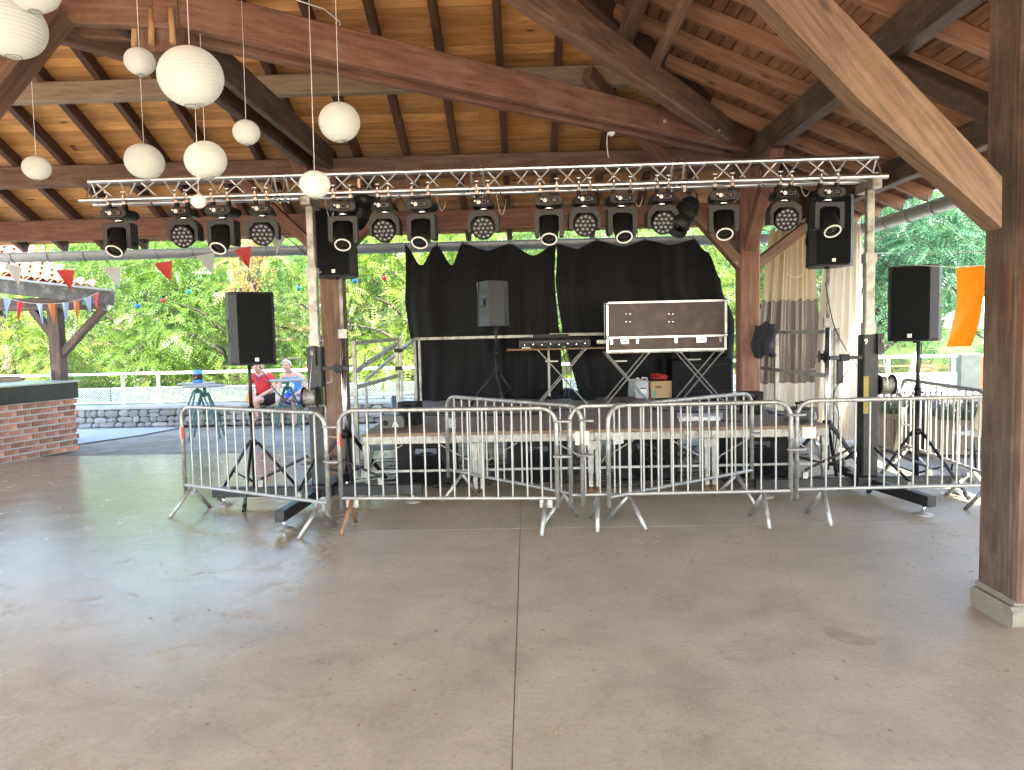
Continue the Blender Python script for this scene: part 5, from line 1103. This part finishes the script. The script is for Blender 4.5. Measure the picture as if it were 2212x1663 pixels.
CHR=M_('cream_chair_shell',(.55,.48,.3),.45,0,.12); CHB=M_('brown_chair_shell',(.1,.085,.065),.5)
def chair(p,rz,label):
    r=E('outdoor_chair',p,label,'chair',None,rz)
    def fn(u,v):
        x=(u-.5)*.44*(1-.15*v)
        if v<.5: t=v/.5; y=-.2+.4*t; z=.45-.02*math.sin(t*3.1)
        else: t=(v-.5)/.5; y=.2+.1*t+.06*math.sin(t*1.57); z=.45+.42*t
        return V((x,y+(u-.5)**2*-.25*(v>.5),z+((u-.5)**2)*.12*(v<.5)))
    o=MB().grid(fn,10,18).build('seat_shell',CHR,r,True); m=o.modifiers.new('s','SOLIDIFY'); m.thickness=.012
    for x in(-.18,.18):
        for y,dy in((-.15,-.06),(.16,.1)): MB().tube([(x,y,.44),(x*1.15,y+dy,0)],.012,8).build('leg',BLKM,r,True)
    MB().tube([(-.19,0,.25),(.19,0,.25)],.009,6).build('cross_tube',BLKM,r,True); return r
chair((A(2094,980,8.6).x+.12,8.6,-.02),R(-62),'cream shell chair with dark legs beside the right wooden post')
r=E('garden_table',(A(2135,905,9.6).x,9.6,-.02),'pale garden table half hidden behind the right wooden post','table'); l=r.location; MB().box(l+V((.25,0,.72)),(.8,.7,.03),None,.006).build('table_top',M_('pale_table',(.5,.45,.38),.5),r)
for dx in(-.1,.6):
    for dy in(-.3,.3): MB().tube([l+V((dx,dy,.71)),l+V((dx,dy,0))],.018,8).build('leg',BLKM,r)
POT=M_('blue_glazed_pot',(.02,.27,.45),.35); p=A(1892,838,12.75); r=E('flower_pot',(p.x,12.78,.545),'bright blue flower pot on the sunlit stone wall','pot'); MB().lathe([(.085,0),(.12,.16),(.135,.165),(.14,.21),(.12,.21),(.11,.17),(0,.16)],20,(p.x,12.78,.545)).build('pot_body',POT,r); MB().lathe([(.142,.17),(.147,.19),(.142,.208)],20,(p.x,12.78,.545)).build('pot_rim',POT,r)
# orange wall beyond
ORW=M_('orange_render',(.55,.2,.09),.85,0,.12,5,.2); a=A(2090,765,14.6)
r=E('garden_wall',(a.x,14.6,0),'orange rendered garden wall with a grey end pier','wall'); MB().box((a.x+1.6,14.75,a.z/2),(2.9,.25,a.z),None,.01).build('rendered_wall',ORW,r); MB().box((a.x,14.7,a.z/2-.01),(.36,.4,a.z+.02),None,.01).build('end_pier',M_('grey_green_render',(.2,.22,.18),.85),r)
# beige parasol
p=A(2150,700,12.6); r=E('parasol',(p.x,12.6,0),'beige parasol opened behind the orange banner','parasol'); hz=A(2100,612,12.6).z; BEI=thin('beige_canvas',(.55,.47,.38),.4,.7)
MB().lathe([(1.35,hz-.75),(1.3,hz-.5),(.7,hz-.2),(.05,hz+.05)],8,(p.x+.6,12.6,0),smooth=False,cap=False).build('canopy',BEI,r); MB().tube([(p.x+.6,12.6,0),(p.x+.6,12.6,hz)],.025,8).build('pole',WHITE,r); MB().lathe([(.3,0),(.28,.06),(.04,.1)],16,(p.x+.6,12.6,0)).build('base',PALE,r)
# orange banner by the right post
ORB=thin('orange_plastic_sheet',(.85,.24,.01),.45,.35); Yb=4.3; c=[A(2062,580,Yb),A(2128,573,Yb),A(2100,748,Yb),A(2040,749,Yb-.1)]
def fn(u,v):
    t=c[0].lerp(c[1],u); b=c[3].lerp(c[2],u); q=t.lerp(b,v); bow=A(2062+66*u+3*math.sin(v*3.1),0,Yb).x-A(2062+66*u,0,Yb).x
    return q+V((bow+.0,-.03*math.sin(v*3.14)*1-.012*math.cos(u*3)+.004*math.sin(u*9+v*11),0))
o=MB().grid(fn,14,20).build('orange_banner',ORB,base=c[3]); tag(o,'bright orange plastic banner curling beside the right wooden post','banner')
MB().tube([A(1940,571,5.2),A(2062,577,Yb),A(2126,573,Yb)],.0018,5).build('banner_string',WHITE,o)
mb=MB().tube([A(1880,547,11.5),A(2124,545,7)],.004,5); o=mb.build('wire_line',WHITE,base=A(1880,547,11.5)); tag(o,'thin white wire stretched across the trees on the right','wire')
# white beige pole leaning behind the right stand
mb=MB().tube([G(1955,1010)+V((0,.3,0)),A(1978,760,9.2)],.03,8); o=mb.build('tent_pole',WCREAM,base=G(1955,1010)); tag(o,'rolled white tarpaulin leaning behind the right speaker stand','tarpaulin')
# hanging cables at the right lift and on the left
for pts,Y,lab in((((1782,610),(1800,700),(1830,760),(1850,790)),8.0,'thin black cable slanting past the white curtain'),(((1862,620),(1850,720),(1835,790),(1800,850),(1812,900),(1800,990)),7.9,'black cable hanging beside the right lift mast'),(((1925,885),(1960,870),(1985,800),(1990,740)),7.6,'black cable hanging from the right speaker to the lift'),(((560,790),(600,850),(640,868),(690,865)),7.6,'black cable drooping from the left speaker to the lift'),(((1730,560),(1735,590),(1715,600),(1700,590)),9.7,'cream cable loop hanging on the brace of the middle post'),(((1870,500),(1900,560),(1928,582)),7.5,'thin cord from the truss lift to the right speaker'),(((600,500),(640,530),(690,580)),8.5,'black cable slanting down to the raised left speaker')):
    q=[A(x,y,Y) for x,y in pts]; o=MB().tube(spline(q,6),.006 if 'cream' not in lab else .009,5).build('hanging_cable',RUBB if 'cream' not in lab else WCREAM,base=q[0]); tag(o,lab,'cable','loose hanging cables')
# open shelter outside the picture on the right, added to shade yard and floor
r=E('added_shade_shelter',(9,2.5,0),'unseen tiled shelter on posts, added to shade the yard','shelter')
MB().add([(5.35,-4,3.42),(13,-4,3.42),(13,8.15,3.42),(5.35,8.15,3.42),(5.35,-4,3.52),(13,-4,3.52),(13,8.15,3.52),(5.35,8.15,3.52)],[(3,2,1,0),(4,5,6,7),(0,1,5,4),(1,2,6,5),(2,3,7,6),(3,0,4,7)]).build('roof',TILE,r)
for x in(6.3,12.6):
    for y in(-3.6,2): MB().beam((x,y,0),(x,y,3.42),.2,.2,V((0,1,0)),.01).build('post',W_DARK,r)
# ---------------------------------------------------------------- two seated men
def skin(name,joints,edges,mat,parent,sub=2):
    me=bpy.data.meshes.new(name); me.from_pydata([tuple(j[:3]) for j in joints],edges,[]); o=bpy.data.objects.new(name,me); col.objects.link(o)
    m=o.modifiers.new('skin','SKIN'); m.use_smooth_shade=True; s_=o.modifiers.new('sub','SUBSURF'); s_.levels=sub; s_.render_levels=sub
    sv=me.skin_vertices[0].data
    for k,j in enumerate(joints): rr=j[3]; sv[k].radius=(rr,rr*(j[4] if len(j)>4 else 1))
    sv[0].use_root=True
    dg=bpy.context.evaluated_depsgraph_get(); dg.update(); m2=bpy.data.meshes.new_from_object(o.evaluated_get(dg)); bpy.data.objects.remove(o)
    m2.materials.clear(); m2.materials.append(mat); m2.polygons.foreach_set('use_smooth',[True]*len(m2.polygons)); o=bpy.data.objects.new(name,m2); col.objects.link(o); o.parent=parent; return o
SKN=M_('skin',(.48,.27,.2),.55,0,.12,12,.05); HAIR=M_('white_hair',(.68,.66,.62),.8,0,.1,40,.4); SOLE=M_('sandal_leather',(.05,.045,.04),.7)
def man(loc,label,shirt,shorts,sleeve,hands,feet,knees,hd,hairfull,extra=None):
    r=E('person',loc,label,'person','seated men')
    J=[(0,.2,.53,.13,.85),(0,.17,.68,.135,.75),(0,.13,.86,.15,.7),(0,.1,.97,.12,.6),(hd[0]*.4,.07,1.05,.052),(hd[0]*.8,.03+hd[1]*.5,1.1,.062),(hd[0],hd[1],1.17,.082,1.05),(hd[0],hd[1]+.015,1.25,.076),(hd[0],hd[1]+.015,1.285,.045)]
    Ed=[(i,i+1) for i in range(8)]
    def chain(start,pts):
        k=start
        for p in pts: J.append(p); Ed.append((k,len(J)-1)); k=len(J)-1
        return k
    sl=[];th=[]
    for s_,h,f,kn in((-1,hands[0],feet[0],knees[0]),(1,hands[1],feet[1],knees[1])):
        el=(s_*.27,.02,.74)
        k=chain(3,[(s_*.13,.1,.975,.07),(s_*.2,.09,.95,.06),(s_*.24,.06,.84,.047),(*el,.043),((el[0]+h[0])/2,(el[1]+h[1])/2,(el[2]+h[2])/2,.038),(h[0],h[1],h[2],.027)])
        dv=(V(h)-V(el)).normalized(); pm=V(h)+dv*.05+V((0,-.01,-.01)); k2=chain(k,[(pm.x,pm.y,pm.z,.034,.55)])
        sd_=dv.cross(V((0,-.4,1))).normalized()
        for fi,(o_,L) in enumerate(((-.03,.06),(-.01,.075),(.01,.072),(.03,.058))):
            b=pm+dv*.03+sd_*o_; c_=b+dv*L*.5+V((0,-.006,-.012)); e_=b+dv*L*.8+V((0,-.0,-.04)); chain(k2,[(b.x,b.y,b.z,.0095),(c_.x,c_.y,c_.z,.0088),(e_.x,e_.y,e_.z,.0075)])
        b=pm-sd_*s_*.04; e_=b+dv*.03-sd_*s_*.018; chain(k2,[(b.x,b.y,b.z,.011),(e_.x,e_.y,e_.z,.009)])
        hip=(s_*.1,.16,.52); mid=((hip[0]+kn[0])/2,(hip[1]+kn[1])/2,(hip[2]+kn[2])/2+.01)
        k=chain(0,[(*hip,.1),(*mid,.085),(*kn,.062)]); k=chain(k,[((kn[0]*.65+f[0]*.35),(kn[1]*.65+f[1]*.35)+.03,(kn[2]*.65+f[2]*.35),.056),((kn[0]*.25+f[0]*.75),(kn[1]*.25+f[1]*.75)+.015,(kn[2]*.25+f[2]*.75),.036),(f[0],f[1],f[2]+.07,.034),(f[0],f[1]-.02,f[2]+.03,.036,.8),(f[0]+s_*.01,f[1]-.1,f[2]+.02,.04,.6),(f[0]+s_*.015,f[1]-.17,f[2]+.015,.03,.5)])
        sl.append((el,s_)); th.append((hip,mid,kn,s_))
        MB().prism([(-.045,-.0),(.045,-.0),(.045,.014),(-.045,.014)],-.2,.07,Matrix.Translation((f[0]+s_*.01,f[1],f[2]-.012))).build('sandal_sole',SOLE,r,True)
        for yy in(-.12,-.05): MB().tube([(f[0]-.042,f[1]+yy,f[2]),(f[0]-.03,f[1]+yy,f[2]+.042),(f[0]+.01,f[1]+yy,f[2]+.058),(f[0]+.05,f[1]+yy,f[2])],.008,5).build('sandal_strap',SOLE,r,True)
    b=skin('body',J,Ed,SKN,r)
    # clothes over the body
    cj=[(0,.19,.55,.16,.88),(0,.16,.68,.165,.8),(0,.12,.86,.172,.74),(0,.09,.98,.13,.62)]; ce=[(0,1),(1,2),(2,3)]
    if hairfull: cj[3]=(0,.09,.97,.135,.6)
    for el,s_ in sl:
        if sleeve:
            n=len(cj); cj+=[(s_*.14,.1,.975,.085),(s_*.21,.085,.94,.078),(s_*.25,.05,.83,.068)]; ce+=[(3,n),(n,n+1),(n+1,n+2)]
        else:
            n=len(cj); cj+=[(s_*.11,.1,.985,.072)]; ce+=[(3,n)]
    skin('shirt',cj,ce,shirt,r)
    pj=[(0,.2,.52,.15,.85)]; pe=[]
    for hip,mid,kn,s_ in th:
        n=len(pj); e_=V(mid).lerp(V(kn),.35); pj+=[(*hip,.118),(*mid,.108),(e_.x,e_.y,e_.z,.1)]; pe+=[(0,n),(n,n+1),(n+1,n+2)]
    skin('shorts',pj,pe,shorts,r)
    c=V((hd[0],hd[1],1.19)); MB().ball(c+V((0,-.088,-.015)),.018,8,6,(.8,1,1.2)).build('nose',SKN,r,True)
    for s_ in(-1,1): MB().ball(c+V((s_*.084,.02,-.01)),.026,8,6,(.4,.8,1.1)).build('ear',SKN,r,True); MB().ball(c+V((s_*.032,-.076,.018)),.011,8,6).build('eye',BLK,r,True); MB().tube([c+V((s_*.015,-.087,.038)),c+V((s_*.05,-.078,.036))],.006,5).build('eyebrow',HAIR,r,True)
    MB().tube([c+V((-.025,-.08,-.06)),c+V((0,-.085,-.062)),c+V((.025,-.08,-.06))],.005,5).build('mouth',M_('lips',(.35,.14,.12),.5) if 'lips' not in MATS else MATS['lips'],r,True)
    def hfn(u,v):
        a=u*2*math.pi; t=v*(1.75 if hairfull else 1.5); rr=.098 if hairfull else .089
        y_=-math.cos(a); front=max(0,y_*-1) if 0 else max(0,-math.sin(a)); t*=1-(.62 if hairfull else .5)*front
        q=V((math.sin(t)*math.cos(a)*rr,math.sin(t)*math.sin(a)*rr*1.08,math.cos(t)*rr)); q*=1+.05*mnoise.noise(q*40); return c+V((0,.018,.018))+q
    MB().grid(hfn,20,8).build('hair',HAIR,r,True)
    return r
RSH=M_('red_polo_cloth',(.52,.025,.035),.85,0,.12,14,.2); BSH=M_('blue_vest_cloth',(.07,.27,.62),.8,0,.12,14,.2); BLS=M_('black_shorts_cloth',(.014,.014,.02),.85); BUS=M_('royal_blue_shorts_cloth',(.04,.08,.4),.8)
PYb=14.52
pm_=man((A(566,900,PYb).x,PYb,0),'elderly man in a red polo shirt and black shorts on the stone wall',RSH,BLS,True,((-.06,-.1,.58),(.0,-.14,.59)),((-.1,-.1,.03),(-.02,-.2,.15)),((-.13,-.2,.53),(-.02,-.24,.53)),(-.06,-.03),False)
MB().tube([(.13,-.05+.0,.645),(.155,-.06,.66),(.15,-.03,.68),(.125,-.03,.665)],.011,6,True).build('watch',WHITE,pm_,True)
NAVY=M_('navy_trim',(.02,.025,.07),.8)
MB().tube([(-.1,.0,1.02),(-.05,-.06,.98),(-.02,-.075,.9),(.03,-.06,.97),(.08,.0,1.03)],.014,6).build('polo_collar',NAVY,pm_,True); MB().box((.09,-.045,.88),(.09,.01,.02)).build('chest_stripe',NAVY,pm_,True)
p2_=man((A(632,900,PYb).x,PYb,0),'elderly white-haired man in a blue vest and blue shorts on the stone wall',BSH,BUS,False,((-.2,-.2,.58),(.1,-.22,.6)),((-.16,-.2,.03),(.1,-.18,.03)),((-.17,-.26,.53),(.12,-.26,.53)),(-.07,-.06),True)
MB().prism([(-.06,0),(.05,.02),(.07,.12),(.0,.16),(-.04,.1),(-.08,.08)],-.062,-.055,Matrix.Translation((0,.03,.7))).build('vest_print',M_('pale_print',(.45,.65,.8),.8),p2_,True)
# ---------------------------------------------------------------- trees
BARK=M_('bark',(.035,.028,.022),.95,0,.3,9,.6)
def frond(n=6,L=.34,lw=.028,ll=.105):
    v=[];f=[]
    def leaf(b,d,s_):
        k=len(v); v.extend([b,b+d*ll*.45+s_*lw*.5+np.array([0,0,.006]),b+d*ll,b+d*ll*.45-s_*lw*.5+np.array([0,0,.006])]); f.append((k,k+1,k+2,k+3))
    for i in range(n):
        t=(i+1)/(n+.5); x=L*t; z=-.25*L*t*t; b=np.array([x,0,z]); sc_=1-.35*t
        for s in(-1,1):
            d=np.array([.45,s*.86,-.15])*sc_; s_=np.array([-s*.86,.45,0])*s*-1; leaf(b,d,np.array([.86,-.45*s,0]))
    leaf(np.array([L,0,-.25*L]),np.array([1,0,-.5])*.9,np.array([0,1,0])); return np.array(v),np.array(f)
FR=frond()
def leaves(name,C,D,size,mat,parent,fr=FR):
    # C: leaf stalk points, D: outward directions
    n=len(C); v,f=fr; D=D/np.linalg.norm(D,axis=1,keepdims=True); up=RNG.normal(0,.45,(n,3))+np.array([0,0,1.0])
    Y=np.cross(up,D); Y/=np.linalg.norm(Y,axis=1,keepdims=True)+1e-9; Z=np.cross(D,Y)
    s=(size*RNG.uniform(.7,1.25,n))[:,None,None]
    P=(v[None,:,0,None]*D[:,None,:]+v[None,:,1,None]*Y[:,None,:]+v[None,:,2,None]*Z[:,None,:])*s+C[:,None,:]
    nv=len(v); F=(f[None]+(np.arange(n)*nv)[:,None,None]).reshape(-1,4)
    me=bpy.data.meshes.new(name); me.vertices.add(n*nv); me.vertices.foreach_set('co',P.reshape(-1).astype(np.float32)); me.loops.add(F.size); me.loops.foreach_set('vertex_index',F.reshape(-1).astype(np.int32)); me.polygons.add(len(F)); me.polygons.foreach_set('loop_start',np.arange(0,F.size,4,dtype=np.int32)); me.update(calc_edges=True)
    me.materials.append(mat); o=bpy.data.objects.new(name,me); col.objects.link(o)
    if parent is not None: o.parent=parent
    return o
LG=[leafmat('bright_ash_leaf',(.022,.06,.01),(.075,.14,.022),(.2,.27,.06),.4),leafmat('yellow_green_leaf',(.045,.085,.012),(.13,.185,.028),(.27,.3,.07),.42),leafmat('blue_green_leaf',(.012,.045,.022),(.033,.095,.045),(.1,.19,.09),.35),leafmat('dark_leaf',(.012,.03,.008),(.035,.075,.018),(.085,.13,.03),.3),leafmat('earth_patch_leaf',(.2,.1,.04),(.34,.19,.08),(.45,.3,.14),.3)]  # green ramps widened: shade gaps and highlights put into the leaf colour
def tree(x,y,rx,rz,zc,n,mi,label,size=1.0,z0=0,grp='trees behind the yard'):
    r=E('leafy_tree',(x,y,z0),label,'tree',grp)
    tr_=MB(); top=V((0,0,zc-z0)); tr_.tube(spline([(0,0,-.3),(.1,0,(zc-z0)*.4),(-.05,.05,(zc-z0)*.8),top],5),[.16-.11*k/15 for k in range(16)],8)
    nb=9; K=[]
    for k in range(nb):
        a=k*2.4; b=V((0,0,(zc-z0)*(.25+.55*k/nb))); e_=V((math.cos(a)*rx*.75,math.sin(a)*rx*.6,min(zc-z0+rz*.7,(zc-z0)*(.5+.7*k/nb)))); tr_.tube(spline([b,b.lerp(e_,.5)+V((0,0,.2)),e_],4),[.055,.05,.045,.04,.034,.028,.022,.016,.01],6)
    tr_.build('trunk',BARK,r,True)
    nc=26; cen=[]
    while len(cen)<nc:
        q=RNG.uniform(-1,1,3)
        if np.dot(q,q)<1 and np.dot(q,q)>.12: cen.append(q*np.array([rx,rx*.8,rz])+np.array([0,0,zc-z0]))
    cen=np.array(cen); rad=RNG.uniform(.3,.62,nc)*min(rx,rz)*.85
    idx=RNG.integers(0,nc,n); d=RNG.normal(0,1,(n,3)); d/=np.linalg.norm(d,axis=1,keepdims=True); d[:,2]*=.75
    C=cen[idx]+d*rad[idx][:,None]*RNG.uniform(.72,1.05,n)[:,None]; C[:,2]=np.maximum(C[:,2],.15-z0*0)
    D=d+RNG.normal(0,.5,(n,3)); D[:,2]-=.25
    leaves('crown',C,D,size,LG[mi],r); return r
spec=[(-6.3,17.0,.55,.95,3.55,260,4,'ochre leaf clump standing in for bare earth between the pennants and the left lift'),(-13.2,18.5,2.5,2.6,2.5,2600,1,'yellow green tree above the kiosk roof at the far left'),(-10.0,19.0,2.4,2.7,2.5,2900,0,'bright green tree behind the kiosk post'),(-7.3,18.2,2.3,2.6,2.5,2900,0,'bright green ash tree behind the string of pennants'),(-5.0,19.0,2.3,2.7,2.6,2900,0,'green tree behind the left speaker'),(-2.7,18.0,2.1,2.6,2.5,2700,1,'yellow green tree behind the left wooden post'),(-.4,19.0,2.3,2.7,2.6,2600,0,'bright green tree behind the stage stairs'),(2.2,18.6,2.2,2.8,2.8,1500,0,'green tree behind the gap in the backdrop'),(4.8,19.2,2.3,2.8,2.8,1700,1,'yellow green tree glimpsed beside the middle post'),  # first entry: ochre leaves added to stand in for a sunlit earth patch
 (8.0,17.6,2.3,2.6,3.4,3000,2,'blue green tree behind the right speaker'),(10.6,16.6,2.2,2.4,3.2,2600,2,'blue green tree behind the orange banner'),(6.4,19.5,2.0,2.6,2.8,1600,0,'green tree rising behind the cream curtains'),
 (-11.6,22.5,3.6,2.7,3.2,2400,3,'dark tree on the slope behind the kiosk'),(-5.5,22.8,3.6,2.7,3.2,2400,3,'dark tree on the slope behind the pennants'),(.8,23,3.6,2.8,3.4,2400,3,'dark tree on the slope behind the stage'),(9.5,22.5,4.0,3.4,4.6,1800,3,'dark tree on the slope behind the sunlit wall')]
for s_ in spec: tree(*s_)
# low growth behind the railings
n=2600; C=np.stack([RNG.uniform(-13,11,n),RNG.uniform(15.6,17.4,n),np.abs(RNG.normal(0,.3,n))+.05],1); D=RNG.normal(0,1,(n,3)); D[:,2]=np.abs(D[:,2])*.6
o=leaves('undergrowth',C,D,.9,LG[1],None); tag(o,'bright green undergrowth behind the railings',"undergrowth",kind='stuff')
n=5000; C=np.stack([RNG.uniform(-26,26,n),RNG.uniform(24,44,n),np.zeros(n)],1); C[:,2]=np.maximum(0,(C[:,1]-19)*.26)+RNG.uniform(-.2,2.2,n); D=RNG.normal(0,1,(n,3))
o=leaves('hillside_foliage',C,D,2.4,LG[3],None); tag(o,'mass of foliage covering the slope behind the trees','foliage',kind='stuff')
# ---------------------------------------------------------------- litter on the floor
mb=MB(); 
for k in range(330):
    cx,cy=random.choice(((1.4,6.0),(.6,5.9),(2.6,5.9),(1.0,5.6),(3.2,5.8),(2.0,5.4),(.3,5.7),(1.8,6.2))); x=random.gauss(cx,.45); y=random.gauss(cy,.32)
    a=random.uniform(0,6.3); L=random.uniform(.008,.03); d=V((math.cos(a)*L,math.sin(a)*L,0)); s_=V((-d.y,d.x,0))*random.uniform(.12,.3); p=V((x,y,.003)); mb.add([p-s_,p+s_,p+d+s_+V((0,0,.006)),p+d-s_+V((0,0,.003))],[(0,1,2,3)])
for k in range(220):
    x,y=random.uniform(-3.5,3),random.uniform(3,7); p=V((x,y,.003)); a=random.uniform(0,6.3); d=V((math.cos(a),math.sin(a),0))*random.uniform(.006,.02); s_=V((-d.y,d.x,0))*.5; mb.add([p-s_,p+s_,p+d+s_+V((0,0,.004)),p+d-s_],[(0,1,2,3)])
o=mb.build('leaf_litter',M_('dry_litter',(.34,.23,.13),.9,0,.3),base=V((0,5,0))); tag(o,'dry leaf crumbs scattered on the concrete floor','litter',kind='stuff')
